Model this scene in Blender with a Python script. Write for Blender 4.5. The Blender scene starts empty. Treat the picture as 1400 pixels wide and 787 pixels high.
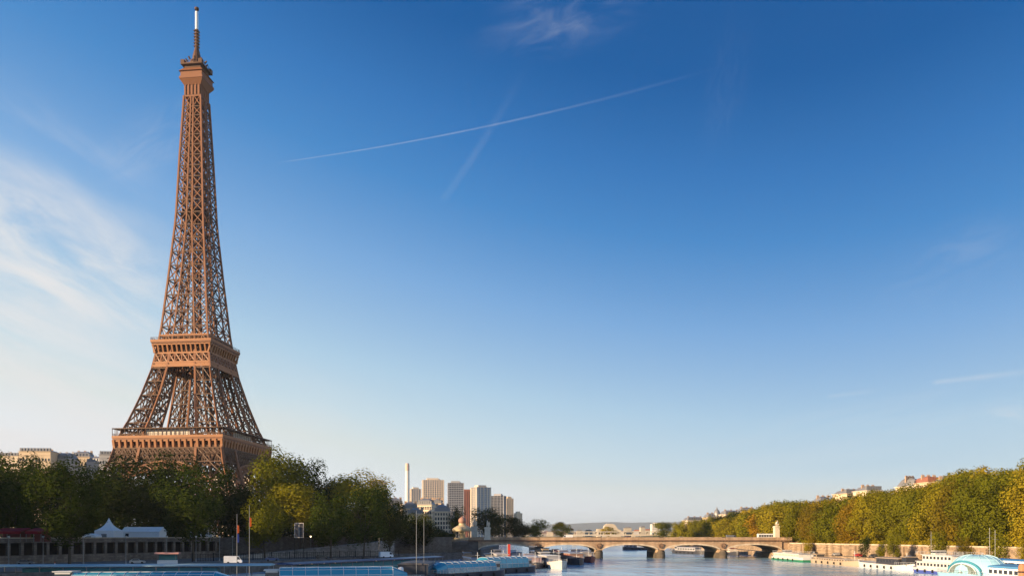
import bpy, math, random
import numpy as np
from mathutils import Vector, Matrix
R = math.radians
random.seed(7)
rng = np.random.default_rng(11)
SC = bpy.context.scene
COL = SC.collection

# ------------------------------------------------------------------ camera
F, CX, HY, CZ = 1080.0, 700.0, 732.0, 11.3      # focal length in px of a 1400 wide frame, horizon row, eye height above the river
cam_d = bpy.data.cameras.new('camera')
cam_d.sensor_width = 36.0
cam_d.lens = 36.0 * F / 1400.0
cam_d.shift_y = (HY - 393.5) / 1400.0
cam_d.clip_start = 1.0
cam_d.clip_end = 45000.0
cam = bpy.data.objects.new('camera', cam_d)
cam.location = (0, 0, CZ)
cam.rotation_euler = (R(90), 0, 0)
COL.objects.link(cam)
SC.camera = cam

# ------------------------------------------------------------------ light
SUN_EL, SUN_AZ = R(12.0), R(-118.0)              # azimuth from +Y, negative = towards the left; the sun is behind us on the left
sun_dir = Vector((math.sin(SUN_AZ) * math.cos(SUN_EL), math.cos(SUN_AZ) * math.cos(SUN_EL), math.sin(SUN_EL)))
sd = bpy.data.lights.new('sun', 'SUN')
sd.energy = 5.0
sd.angle = R(0.5)
sd.color = (1.0, 0.73, 0.44)
so = bpy.data.objects.new('sun', sd)
so.rotation_euler = sun_dir.to_track_quat('Z', 'Y').to_euler()
so.location = (-300, -200, 400)
COL.objects.link(so)
SC.view_settings.view_transform = 'Standard'
SC.view_settings.look = 'None'
SC.view_settings.exposure = 1.05
SC.view_settings.gamma = 1.0
SC.view_settings.use_curve_mapping = False
SC.cycles.use_denoising = True
SC.cycles.max_bounces = 6
SC.cycles.diffuse_bounces = 3
SC.cycles.glossy_bounces = 3
SC.cycles.transmission_bounces = 4
SC.cycles.volume_bounces = 0
SC.cycles.transparent_max_bounces = 8
SC.cycles.caustics_reflective = False
SC.cycles.caustics_refractive = False

# ------------------------------------------------------------------ sky
world = bpy.data.worlds.new('World')
SC.world = world
world.use_nodes = True
NT = world.node_tree
NT.nodes.clear()

class G:
    """tiny helper for node graphs"""
    def __init__(s, nt): s.nt = nt
    def n(s, t, **k):
        nd = s.nt.nodes.new(t)
        for a, b in k.items(): setattr(nd, a, b)
        return nd
    def put(s, sock, v):
        if hasattr(v, 'is_linked') or hasattr(v, 'links'): s.nt.links.new(v, sock)
        else: sock.default_value = v
    def m(s, op, a, b=None, c=None, clamp=False):
        nd = s.n('ShaderNodeMath', operation=op, use_clamp=clamp)
        s.put(nd.inputs[0], a)
        if b is not None: s.put(nd.inputs[1], b)
        if c is not None: s.put(nd.inputs[2], c)
        return nd.outputs[0]
    def vm(s, op, a, b=None):
        nd = s.n('ShaderNodeVectorMath', operation=op)
        s.put(nd.inputs[0], a)
        if b is not None: s.put(nd.inputs[1], b)
        return nd.outputs['Value'] if op in ('DOT_PRODUCT', 'LENGTH') else nd.outputs[0]
    def ramp(s, x, a, b):          # smooth step
        nd = s.n('ShaderNodeMapRange', interpolation_type='SMOOTHSTEP')
        s.put(nd.inputs[0], x); nd.inputs[1].default_value = a; nd.inputs[2].default_value = b
        return nd.outputs[0]
    def noise(s, vec, scale, detail=4, rough=.5, dist=0, dim='3D'):
        nd = s.n('ShaderNodeTexNoise', noise_dimensions=dim)
        s.put(nd.inputs['Vector'], vec); nd.inputs['Scale'].default_value = scale
        nd.inputs['Detail'].default_value = detail; nd.inputs['Roughness'].default_value = rough
        nd.inputs['Distortion'].default_value = dist
        return nd.outputs['Fac']
    def mix(s, fac, a, b, mode='MIX'):
        nd = s.n('ShaderNodeMix', data_type='RGBA', blend_type=mode)
        s.put(nd.inputs[0], fac); s.put(nd.inputs[6], a); s.put(nd.inputs[7], b)
        return nd.outputs[2]

g = G(NT)
sky = g.n('ShaderNodeTexSky', sky_type='NISHITA')
sky.sun_disc = False
sky.sun_elevation = SUN_EL
sky.sun_rotation = -SUN_AZ        # the sky texture turns the other way round
sky.altitude = 100
sky.air_density = 1.0
sky.dust_density = 0.6
sky.ozone_density = 3.0
D = g.n('ShaderNodeTexCoord').outputs['Generated']

def skydir(px, py):
    return Vector(((px - CX) / F, 1.0, (HY - py) / F)).normalized()

def streak(p0, p1, width, fade, amp, wob=0.0):
    """a contrail: a band along the great circle through two directions of the sky"""
    a, b = skydir(*p0), skydir(*p1)
    nrm = a.cross(b).normalized()
    along = (b - a).normalized()
    mid = (a + b) * .5
    half = (b - a).length / 2
    t = g.m('SUBTRACT', g.vm('DOT_PRODUCT', D, tuple(along)), mid.dot(along))
    tt = g.m('DIVIDE', t, half)                                  # -1 .. 1
    d = g.vm('DOT_PRODUCT', D, tuple(nrm))
    if wob:
        d = g.m('ADD', d, g.m('MULTIPLY', g.m('SUBTRACT', g.m('MULTIPLY', tt, tt), 1.0), wob))
    w = g.m('MULTIPLY_ADD', tt, width * fade, width)
    q = g.m('DIVIDE', g.m('ABSOLUTE', d), w)
    band = g.ramp(q, 1.0, 0.0)
    ends = g.m('MULTIPLY', g.ramp(g.m('ABSOLUTE', tt), 1.02, 0.88), g.ramp(tt, 1.0, -0.5))
    tex = g.m('MULTIPLY_ADD', g.noise(D, 60, 4, .65), 1.0, 0.35, clamp=True)
    return g.m('MULTIPLY', g.m('MULTIPLY', g.m('MULTIPLY', band, ends), tex), amp)

def patch(px, py, rx, ry, ang, amp, lo, hi, nscale, stretch=(1, 1, 1), seed=0.0, detail=7, rough=.58, dist=.6):
    """a bank of cirrus: noise inside a soft ellipse round one direction of the sky"""
    c = skydir(px, py)
    ux = Vector((c.y, -c.x, 0)).normalized()
    uz = ux.cross(c).normalized()
    ca, sa = math.cos(ang), math.sin(ang)
    e1, e2 = ux * ca + uz * sa, uz * ca - ux * sa
    x = g.m('DIVIDE', g.vm('DOT_PRODUCT', D, tuple(e1)), rx / F)
    y = g.m('DIVIDE', g.vm('DOT_PRODUCT', D, tuple(e2)), ry / F)
    front = g.ramp(g.vm('DOT_PRODUCT', D, tuple(c)), 0.3, 0.6)
    r = g.m('SQRT', g.m('ADD', g.m('MULTIPLY', x, x), g.m('MULTIPLY', y, y)))
    mask = g.m('MULTIPLY', g.ramp(r, 1.0, 0.15), front)
    cmb = g.n('ShaderNodeCombineXYZ')
    g.put(cmb.inputs[0], g.m('MULTIPLY', x, stretch[0])); g.put(cmb.inputs[1], g.m('MULTIPLY', y, stretch[1])); cmb.inputs[2].default_value = seed
    nz = g.noise(cmb.outputs[0], nscale, detail, rough, dist)
    return g.m('MULTIPLY', g.m('MULTIPLY', g.ramp(nz, lo, hi), mask), amp)

parts = [
    streak((376, 223), (1030, 78), 0.0017, .6, .21, .010),
    streak((602, 278), (738, 58), .0070, .0, .05, .004),
    streak((1272, 523), (1470, 500), .0050, .2, .24),
    streak((1130, 542), (1220, 531), .004, .2, .14),
    patch(70, 355, 200, 110, R(-24), .97, .27, .70, 1.7, (1, 1.3, 1), 3.1, 7, .60, .4),
    patch(-20, 460, 340, 80, R(-22), .97, .28, .72, 1.4, (.7, 1.2, 1), 8.4, 7, .60, .4),
    patch(10, 598, 320, 70, R(-2), .95, .24, .68, 1.3, (.7, 1.2, 1), 1.7, 7, .58, .4),
    patch(90, 250, 200, 90, R(-30), .22, .34, .78, 1.6, (.9, 1.3, 1), 23.7, 7, .60, .4),
    patch(205, 195, 90, 40, R(40), .16, .30, .80, 1.3, (1, 1.3, 1), 5.2),
    patch(775, 22, 130, 46, R(12), .16, .34, .80, 2.0, (1, 1.2, 1), 2.3),
    patch(995, 110, 100, 34, R(78), .035, .34, .76, 2.0, (1, 1.2, 1), 6.6, 9, .64, 1.2),
    patch(360, 540, 220, 90, R(-20), .22, .30, .80, 1.3, (1, 1.4, 1), 9.3),
    patch(1300, 355, 110, 50, R(18), .08, .36, .76, 2.0, (1, 1.2, 1), 4.4),
    patch(1393, 566, 42, 12, R(-15), .30, .25, .70, 1.0, (1, 1, 1), 7.4),
    patch(1180, 590, 330, 50, R(8), .16, .34, .80, 1.5, (.8, 1.6, 1), 12.4),
    patch(860, 672, 700, 50, R(1), .22, .30, .80, 1.2, (.8, 1.5, 1), 15.4),
]
dens = parts[0]
for p_ in parts[1:]:
    dens = g.m('ADD', dens, p_)
dens = g.m('MINIMUM', dens, 0.93)
# the photograph is graded: the physical sky's brightness drives a tone curve from deep blue over pale blue to cream
SKY_K = 0.105
def lin(c): return tuple((v / 255 / 12.92 if v <= 10 else ((v / 255 + .055) / 1.055) ** 2.4) for v in c)
sep = g.n('ShaderNodeSeparateColor'); NT.links.new(sky.outputs[0], sep.inputs[0])
zz = g.n('ShaderNodeSeparateXYZ'); NT.links.new(D, zz.inputs[0])
low = g.m('MULTIPLY', g.ramp(zz.outputs[2], .085, .005), .13)
drive = g.m('MULTIPLY', g.m('ADD', g.m('MULTIPLY', sep.outputs[1], SKY_K), low), 1.94)
ramp = g.n('ShaderNodeValToRGB'); NT.links.new(drive, ramp.inputs[0])
stops = [(.16, (6, 74, 138)), (.235, (16, 94, 163)), (.275, (47, 118, 187)), (.32, (70, 138, 202)), (.41, (122, 171, 221)), (.57, (174, 207, 231)), (.70, (200, 222, 233)), (.80, (217, 228, 228)), (.90, (227, 235, 239)), (1.0, (233, 240, 246))]
el = ramp.color_ramp.elements
while len(el) < len(stops): el.new(.5)
for e_, (p_, c_) in zip(el, stops): e_.position = p_; e_.color = (*lin(c_), 1)
graded = g.vm('SCALE', ramp.outputs[0]); graded.node.inputs['Scale'].default_value = 1 / SKY_K
colr = g.mix(dens, graded, (7.8, 7.7, 7.7, 1))
bg = g.n('ShaderNodeBackground')
bg.inputs['Strength'].default_value = 0.105 / 2 ** 1.05
NT.links.new(colr, bg.inputs['Color'])
NT.links.new(bg.outputs[0], g.n('ShaderNodeOutputWorld').inputs['Surface'])

# ------------------------------------------------------------------ materials
MATS = {}
def mat(name, col, rough=.7, metal=0.0, var=.18, scale=.6, bump=0.0, island=0.0, spec=.4, trans=0.0, emit=None, streaks=0.0):
    if name in MATS: return MATS[name]
    m = bpy.data.materials.new(name); m.use_nodes = True
    nt = m.node_tree; h = G(nt)
    b = nt.nodes['Principled BSDF']
    b.inputs['Roughness'].default_value = rough
    b.inputs['Metallic'].default_value = metal
    b.inputs['Specular IOR Level'].default_value = spec
    tc = h.n('ShaderNodeTexCoord').outputs['Object']
    nz = h.noise(tc, scale, 6, .6)
    k = h.m('MULTIPLY_ADD', h.m('SUBTRACT', nz, .5), var * 3, 1.0)
    if streaks:
        mp = h.n('ShaderNodeMapping'); mp.inputs['Scale'].default_value = (1, 1, .08)
        nt.links.new(tc, mp.inputs['Vector'])
        s2 = h.noise(mp.outputs[0], scale * 3, 4, .6)
        k = h.m('MULTIPLY', k, h.m('MULTIPLY_ADD', h.m('SUBTRACT', s2, .5), streaks * 3, 1.0))
    if island:
        ri = h.n('ShaderNodeNewGeometry').outputs['Random Per Island']
        k = h.m('MULTIPLY', k, h.m('MULTIPLY_ADD', ri, island * 2, 1 - island))
    vs = h.n('ShaderNodeVectorMath', operation='SCALE')
    vs.inputs[0].default_value = col[:3]
    nt.links.new(k, vs.inputs['Scale'])
    nt.links.new(vs.outputs[0], b.inputs['Base Color'])
    if bump:
        bp = h.n('ShaderNodeBump'); bp.inputs['Strength'].default_value = bump; bp.inputs['Distance'].default_value = .1
        nt.links.new(nz, bp.inputs['Height']); nt.links.new(bp.outputs[0], b.inputs['Normal'])
    if trans: b.inputs['Transmission Weight'].default_value = trans
    if emit:
        b.inputs['Emission Color'].default_value = (*emit[:3], 1); b.inputs['Emission Strength'].default_value = emit[3]
    MATS[name] = m
    return m

def stone_mat(name, col, bw=1.6, bh=.55, mortar=.6, var=.25):
    """coursed stone blocks"""
    if name in MATS: return MATS[name]
    m = bpy.data.materials.new(name); m.use_nodes = True
    nt = m.node_tree; h = G(nt); b = nt.nodes['Principled BSDF']
    b.inputs['Roughness'].default_value = .85; b.inputs['Specular IOR Level'].default_value = .25
    tc = h.n('ShaderNodeTexCoord').outputs['Object']
    sp = h.n('ShaderNodeSeparateXYZ'); nt.links.new(tc, sp.inputs[0])
    cb = h.n('ShaderNodeCombineXYZ')
    nt.links.new(h.m('ADD', sp.outputs[0], sp.outputs[1]), cb.inputs[0]); nt.links.new(sp.outputs[2], cb.inputs[1])
    br = h.n('ShaderNodeTexBrick')
    br.inputs['Scale'].default_value = 1.0; br.inputs['Brick Width'].default_value = bw; br.inputs['Row Height'].default_value = bh
    br.inputs['Mortar Size'].default_value = .03
    nt.links.new(cb.outputs[0], br.inputs['Vector'])
    c = np.array(col[:3])
    br.inputs['Color1'].default_value = (*(c * (1 + var)), 1); br.inputs['Color2'].default_value = (*(c * (1 - var)), 1)
    br.inputs['Mortar'].default_value = (*(c * mortar), 1)
    mp = h.n('ShaderNodeMapping'); mp.inputs['Scale'].default_value = (1, 1, .15)
    nt.links.new(tc, mp.inputs['Vector'])
    nz = h.noise(mp.outputs[0], .35, 6, .65)
    k = h.m('MULTIPLY_ADD', h.m('SUBTRACT', nz, .5), 1.5, 1.0)
    vs = h.n('ShaderNodeVectorMath', operation='SCALE')
    nt.links.new(br.outputs['Color'], vs.inputs[0]); nt.links.new(k, vs.inputs['Scale'])
    nt.links.new(vs.outputs[0], b.inputs['Base Color'])
    MATS[name] = m
    return m

def leaf_mat(name, c1, c2, c3=None):
    """leaves: hue differs from leaf to leaf and from tree to tree; thin, so light comes through"""
    if name in MATS: return MATS[name]
    m = bpy.data.materials.new(name); m.use_nodes = True
    nt = m.node_tree; h = G(nt); nt.nodes.clear()
    ri = h.n('ShaderNodeNewGeometry').outputs['Random Per Island']
    oi = h.n('ShaderNodeObjectInfo').outputs['Random']
    tc = h.n('ShaderNodeTexCoord').outputs['Object']
    nz = h.noise(tc, .33, 3, .6)
    f = h.m('ADD', h.m('MULTIPLY', ri, .45), h.m('MULTIPLY', h.m('SUBTRACT', nz, .28), 1.0), clamp=True)
    col = h.mix(f, (*c1, 1), (*c2, 1))
    if c3: col = h.mix(h.ramp(h.m('ADD', h.m('MULTIPLY', oi, .6), h.m('MULTIPLY', nz, .7)), .52, .85), col, (*c3, 1))
    v = h.n('ShaderNodeVectorMath', operation='SCALE'); nt.links.new(col, v.inputs[0])
    nt.links.new(h.m('MULTIPLY_ADD', oi, .35, .82), v.inputs['Scale'])
    d = h.n('ShaderNodeBsdfDiffuse'); t = h.n('ShaderNodeBsdfTranslucent'); ms = h.n('ShaderNodeMixShader')
    nt.links.new(v.outputs[0], d.inputs['Color']); nt.links.new(v.outputs[0], t.inputs['Color'])
    ms.inputs[0].default_value = .30
    nt.links.new(d.outputs[0], ms.inputs[1]); nt.links.new(t.outputs[0], ms.inputs[2])
    nt.links.new(ms.outputs[0], h.n('ShaderNodeOutputMaterial').inputs['Surface'])
    MATS[name] = m
    return m

def water_mat():
    m = bpy.data.materials.new('river_water'); m.use_nodes = True
    nt = m.node_tree; h = G(nt); b = nt.nodes['Principled BSDF']
    b.inputs['Base Color'].default_value = (.32, .54, .70, 1)
    b.inputs['Roughness'].default_value = .16; b.inputs['IOR'].default_value = 1.8
    tc = h.n('ShaderNodeTexCoord').outputs['Object']
    mp = h.n('ShaderNodeMapping'); mp.inputs['Scale'].default_value = (1.0, .55, 1)
    nt.links.new(tc, mp.inputs['Vector'])
    n1 = h.noise(mp.outputs[0], .45, 3, .55, .4)
    n2 = h.noise(mp.outputs[0], .06, 3, .5, .3)
    ht = h.m('ADD', h.m('MULTIPLY', n1, .16), h.m('MULTIPLY', n2, 1.5))
    bp = h.n('ShaderNodeBump'); bp.inputs['Strength'].default_value = 1.0; bp.inputs['Distance'].default_value = 1.0
    nt.links.new(ht, bp.inputs['Height']); nt.links.new(bp.outputs[0], b.inputs['Normal'])
    return m

def glass_mat(name, col, rough=.12, metal=.0):
    return mat(name, col, rough, metal, .15, .8, 0, 0, .8)

# ------------------------------------------------------------------ mesh helpers
class MB:
    def __init__(s): s.v = []; s.f = []
    def add(s, vs, fs):
        n = len(s.v); s.v.extend([tuple(p) for p in vs]); s.f.extend([tuple(i + n for i in f) for f in fs]); return s
    def box(s, x, y, z, sx, sy, sz, rz=0.0, top=1.0):
        c, q = math.cos(rz), math.sin(rz); vs = []
        for k, dz in enumerate((-.5, .5)):
            t = top if k else 1
            for dx, dy in ((-.5, -.5), (.5, -.5), (.5, .5), (-.5, .5)):
                a, b_ = dx * sx * t, dy * sy * t
                vs.append((x + a * c - b_ * q, y + a * q + b_ * c, z + dz * sz))
        return s.add(vs, [(3, 2, 1, 0), (4, 5, 6, 7), (0, 1, 5, 4), (1, 2, 6, 5), (2, 3, 7, 6), (3, 0, 4, 7)])
    def bz(s, x0, x1, y0, y1, z0, z1):
        return s.box((x0 + x1) / 2, (y0 + y1) / 2, (z0 + z1) / 2, x1 - x0, y1 - y0, z1 - z0)
    def beam(s, p, q, w, h=None):
        p, q = Vector(p), Vector(q); h = h or w
        d = q - p
        if d.length < 1e-6: return s
        d.normalize()
        up = Vector((0, 0, 1)) if abs(d.z) < .95 else Vector((1, 0, 0))
        a = d.cross(up).normalized(); b_ = a.cross(d)
        vs = [e + a * (i * w / 2) + b_ * (j * h / 2) for e in (p, q) for i, j in ((-1, -1), (1, -1), (1, 1), (-1, 1))]
        return s.add(vs, [(0, 1, 2, 3), (7, 6, 5, 4), (0, 4, 5, 1), (1, 5, 6, 2), (2, 6, 7, 3), (3, 7, 4, 0)])
    def tube(s, pts, rad, seg=7):
        pts = [Vector(p) for p in pts]; n = len(pts)
        rad = rad if hasattr(rad, '__len__') else [rad] * n
        vs = []; fs = []
        for i, p in enumerate(pts):
            d = (pts[min(i + 1, n - 1)] - pts[max(i - 1, 0)]).normalized()
            up = Vector((0, 0, 1)) if abs(d.z) < .9 else Vector((1, 0, 0))
            a = d.cross(up).normalized(); b_ = a.cross(d)
            for k in range(seg):
                t = 2 * math.pi * k / seg
                vs.append(p + (a * math.cos(t) + b_ * math.sin(t)) * rad[i])
        for i in range(n - 1):
            for k in range(seg):
                k2 = (k + 1) % seg
                fs.append((i * seg + k, i * seg + k2, (i + 1) * seg + k2, (i + 1) * seg + k))
        fs.append(tuple(range(seg - 1, -1, -1))); fs.append(tuple((n - 1) * seg + k for k in range(seg)))
        return s.add(vs, fs)
    def lathe(s, prof, seg=16, c=(0, 0, 0), sx=1, sy=1):
        vs = []; fs = []
        for r, z in prof:
            for k in range(seg):
                t = 2 * math.pi * k / seg
                vs.append((c[0] + r * sx * math.cos(t), c[1] + r * sy * math.sin(t), c[2] + z))
        for i in range(len(prof) - 1):
            for k in range(seg):
                k2 = (k + 1) % seg
                fs.append((i * seg + k, i * seg + k2, (i + 1) * seg + k2, (i + 1) * seg + k))
        fs.append(tuple(range(seg - 1, -1, -1))); fs.append(tuple((len(prof) - 1) * seg + k for k in range(seg)))
        return s.add(vs, fs)
    def prism(s, poly, z0, z1):
        n = len(poly)
        vs = [(x, y, z0) for x, y in poly] + [(x, y, z1) for x, y in poly]
        fs = [tuple(range(n - 1, -1, -1)), tuple(range(n, 2 * n))] + [(i, (i + 1) % n, n + (i + 1) % n, n + i) for i in range(n)]
        return s.add(vs, fs)
    def ext(s, poly, a0, a1, axis='y'):
        """polygon in (x,z) pulled along y, or in (y,z) pulled along x"""
        n = len(poly)
        mk = (lambda u, w, a: (u, a, w)) if axis == 'y' else (lambda u, w, a: (a, u, w))
        vs = [mk(u, w, a0) for u, w in poly] + [mk(u, w, a1) for u, w in poly]
        return s.add(vs, [tuple(range(n - 1, -1, -1)), tuple(range(n, 2 * n))] + [(i, (i + 1) % n, n + (i + 1) % n, n + i) for i in range(n)])
    def wallseg(s, p, q, z0, z1, t):
        p, q = Vector((p[0], p[1])), Vector((q[0], q[1])); d = (q - p)
        return s.box((p.x + q.x) / 2, (p.y + q.y) / 2, (z0 + z1) / 2, d.length, t, z1 - z0, math.atan2(d.y, d.x))
    def mesh(s, name, m, smooth=False):
        me = bpy.data.meshes.new(name)
        me.from_pydata(s.v, [], s.f); me.materials.append(m)
        import bmesh
        b = bmesh.new(); b.from_mesh(me); bmesh.ops.recalc_face_normals(b, faces=b.faces); b.to_mesh(me); b.free()
        if smooth: me.polygons.foreach_set('use_smooth', [True] * len(me.polygons))
        return me
    def build(s, name, m, parent=None, smooth=False, loc=None):
        return link(name, s.mesh(name, m, smooth), parent, loc)

def link(name, me, parent=None, loc=None, rz=0.0):
    o = bpy.data.objects.new(name, me); COL.objects.link(o)
    if parent is not None: o.parent = parent
    if loc is not None: o.location = loc
    if rz: o.rotation_euler.z = rz
    return o

def tag(o, label=None, cat=None, group=None, kind=None):
    if label: o['label'] = label
    if cat: o['category'] = cat
    if group: o['group'] = group
    if kind: o['kind'] = kind
    return o

def thing(name, label, cat, loc=(0, 0, 0), rz=0.0, group=None):
    o = bpy.data.objects.new(name, None); COL.objects.link(o)
    o.empty_display_size = 1
    o.location = loc; o.rotation_euler.z = rz
    return tag(o, label, cat, group)

def copy_tree(o, parent=None):
    c = o.copy(); COL.objects.link(c)
    if parent is not None: c.parent = parent
    for ch in list(o.children): copy_tree(ch, c)
    return c

def at(px, py, Y):
    return Vector(((px - CX) / F * Y, Y, CZ - (py - HY) / F * Y))
def X_(px, Y): return (px - CX) / F * Y
def Z_(py, Y): return CZ - (py - HY) / F * Y

def itp(tab):
    xs = [a for a, b in tab]; ys = [b for a, b in tab]
    return lambda t: float(np.interp(t, xs, ys))

# ------------------------------------------------------------------ the lie of the land
edgeL = itp([(-400, -330), (0, -165), (100, -132), (150, -114), (200, -97), (260, -76), (307, -60), (340, -48), (403, -19), (700, -12), (900, -22), (1100, -70), (1400, -240), (1900, -760)])
wallL = itp([(-400, -440), (0, -252), (100, -208), (173, -175), (230, -149), (307, -114), (360, -66), (403, -24), (700, -30), (900, -45), (1100, -100), (1400, -290), (1900, -820)])
edgeR = itp([(-400, 175), (100, 150), (250, 143), (340, 139), (396, 136), (403, 133), (430, 133), (440, 138), (700, 150), (900, 148), (1100, 118), (1400, -30), (1900, -742)])
wallR = itp([(-400, 200), (100, 172), (200, 164), (330, 151), (396, 140), (403, 138), (430, 138), (440, 146), (700, 166), (900, 164), (1100, 134), (1400, -10), (1900, -720)])
ST_L, ST_R, QL, QR = 9.6, 7.2, 3.0, 2.5           # streets above, quays below
hillR = itp([(0, ST_R), (22, ST_R + .4), (40, 10.5), (75, 17), (130, 24), (220, 30), (420, 36), (800, 38)])
hfac = itp([(0, 1), (820, 1), (1350, 0)])
def hillz(d, y): return ST_R + (hillR(d) - ST_R) * hfac(y)
def gz(x, y):
    if y < 1850:
        if x > wallR(y): return hillz(x - wallR(y), y)
        if x < wallL(y): return ST_L
        if x > edgeR(y): return QR
        if x < edgeL(y): return QL
    return ST_L

M_earth = mat('park_ground', (.10, .10, .05), .95, var=.3, scale=.05)
M_quay = mat('quay_paving', (.16, .15, .135), .85, var=.2, scale=.12)
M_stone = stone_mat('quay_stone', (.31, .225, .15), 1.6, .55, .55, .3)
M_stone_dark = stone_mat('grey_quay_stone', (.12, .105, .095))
M_lime = stone_mat('pale_limestone', (.55, .45, .33), 1.2, .5, .8, .08)

ys = [-400, 0, 100, 150, 173, 200, 230, 260, 307, 340, 360, 396, 403, 430, 440, 500, 600, 700, 800, 900, 1000, 1100, 1250, 1400, 1600, 1750, 1898]
V, FA, MI = [], [], []
def prof(y):
    eL, wL, eR, wR = edgeL(y), wallL(y), edgeR(y), wallR(y)
    p = [(-13000, ST_L), (wL - 200, ST_L), (wL - 4.2, ST_L), (wL - 4.2, QL), (eL, QL), (eL, -3), (eR, -3), (eR, QR), (wR, QR), (wR, ST_R)]
    p += [(wR + d, hillz(d, y)) for d in (22, 40, 75, 130, 220, 420, 800)] + [(13000, hillz(800, y))]
    return [(x, y, z) for x, z in p]
rows = [prof(y) for y in ys]
last = [(x, 1900, max(z, ST_L)) for x, _, z in rows[-1]]
rows.append(last)
far = [(x * 1.0, 17200, max(z, ST_L)) for x, _, z in rows[-1]]
rows.append(far)
npf = len(rows[0])
for r_ in rows: V += r_
for i in range(len(rows) - 1):
    for k in range(npf - 1):
        FA.append((i * npf + k, i * npf + k + 1, (i + 1) * npf + k + 1, (i + 1) * npf + k))
        MI.append(1 if k in (3, 7) else (2 if k in (2, 4, 6, 8) else 0))
me = bpy.data.meshes.new('ground'); me.from_pydata(V, [], FA)
for m_ in (M_earth, M_quay, M_stone): me.materials.append(m_)
me.polygons.foreach_set('material_index', MI)
tag(link('ground', me), kind='structure')

mb = MB(); mb.add([(-1500, -400, 0), (1200, -400, 0), (1200, 1905, 0), (-1500, 1905, 0)], [(0, 1, 2, 3)])
tag(mb.build('river', water_mat()), kind='structure')

# street surfaces on the two banks
M_asph = mat('asphalt', (.06, .06, .062), .9, var=.2, scale=.3)
def strip(name, fn, d0, d1, z, yy, m):
    mb = MB()
    vs = []
    for y in yy: vs += [(fn(y) + d0, y, z), (fn(y) + d1, y, z)]
    mb.add(vs, [(2 * i, 2 * i + 1, 2 * i + 3, 2 * i + 2) for i in range(len(yy) - 1)])
    return tag(mb.build(name, m), kind='structure')
strip('left_bank_road', wallL, -22, -9, ST_L + .02, [0, 100, 173, 230, 307, 360, 392], M_asph)
strip('left_bank_pavement', wallL, -8.6, -.6, ST_L + .12, [0, 100, 173, 230, 307, 360, 392], M_quay)
strip('right_bank_pavement', wallR, .6, 6, ST_R + .12, [100, 200, 330, 392], M_quay)

# low hills on the horizon
def ridge(name, y0, y1, x0, x1, top, seed, m):
    rg = np.random.default_rng(seed)
    nx, ny = 140, 9
    ph = rg.uniform(0, 6.28, 8); fr = np.array([1.3, 2.1, 3.7, 5.9, 9.1, 15, 27, 41]); am = np.array([.16, .12, .09, .06, .035, .02, .012, .008])
    vs = []; fs = []
    for j in range(ny):
        t = j / (ny - 1); y = y0 + (y1 - y0) * t
        for i in range(nx + 1):
            u = i / nx; x = x0 + (x1 - x0) * u
            h = 1 + float((am * np.sin(fr * u * 6.28 + ph + t)).sum())
            z = 8 + top * h * math.sin(min(1, t * 1.25) * math.pi / 2) ** .8
            vs.append((x, y, min(z, 350)))
    for j in range(ny - 1):
        for i in range(nx):
            a = j * (nx + 1) + i
            fs.append((a, a + 1, a + nx + 2, a + nx + 1))
    mb = MB(); mb.add(vs, fs)
    return tag(mb.build(name, m), kind='structure')
M_hill = mat('wooded_hills', (.09, .11, .09), .95, var=.4, scale=.004)
ridge('hills', 14500, 17000, -12500, 12500, 285, 3, M_hill)

# ------------------------------------------------------------------ quay walls
def seg_pts(fn, ylist, off=0): return [(fn(y) + off, y) for y in ylist]
# left bank: a wall with a long row of square openings under the street
wq = thing('quay_wall', 'grey stone quay wall with a long row of dark square openings under the left trees', 'wall', (-149, 230, QL))
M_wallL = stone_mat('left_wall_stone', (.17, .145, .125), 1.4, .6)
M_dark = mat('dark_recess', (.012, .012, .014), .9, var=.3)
def rel(o, x, y, z): return (x - o.location.x, y - o.location.y, z - o.location.z)
base = MB(); top = MB(); back = MB(); cap = MB(); roof_ = MB()
pl = [(wallL(y) + .25, y) for y in (100, 173, 230, 307)]
lo = wq.location
pil = MB(); pil.box(0, 0, 0, .9, 1.0, 4.6); pilm = pil.mesh('pillar', M_wallL)
for (p, q) in zip(pl[:-1], pl[1:]):
    P, Q = (p[0] - lo.x, p[1] - lo.y), (q[0] - lo.x, q[1] - lo.y)
    base.wallseg(P, Q, 0, 2.5, 1.3); top.wallseg(P, Q, 6.2, 7.55, 1.3); cap.wallseg(P, Q, 7.553, 7.85, 1.6)
    d = Vector((Q[0] - P[0], Q[1] - P[1])); L = d.length; u = d.normalized(); nrm = Vector((-u.y, u.x))
    B0, B1 = Vector(P) + nrm * 3.2, Vector(Q) + nrm * 3.2
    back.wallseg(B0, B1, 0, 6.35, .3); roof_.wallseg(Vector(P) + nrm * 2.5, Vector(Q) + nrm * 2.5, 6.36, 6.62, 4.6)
    nrun = int(round(L / 4.1))
    for k in range(nrun):
        s_ = Vector(P) + u * ((k + .5) * L / nrun)
        link('pillar', pilm, wq, (s_.x, s_.y, 4.35 - .001), math.atan2(u.y, u.x))
base.build('wall_base', M_wallL, wq); top.build('parapet', M_wallL, wq); cap.build('coping', M_lime, wq); back.build('gallery_back', M_dark, wq); roof_.build('gallery_roof', M_quay, wq)
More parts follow.
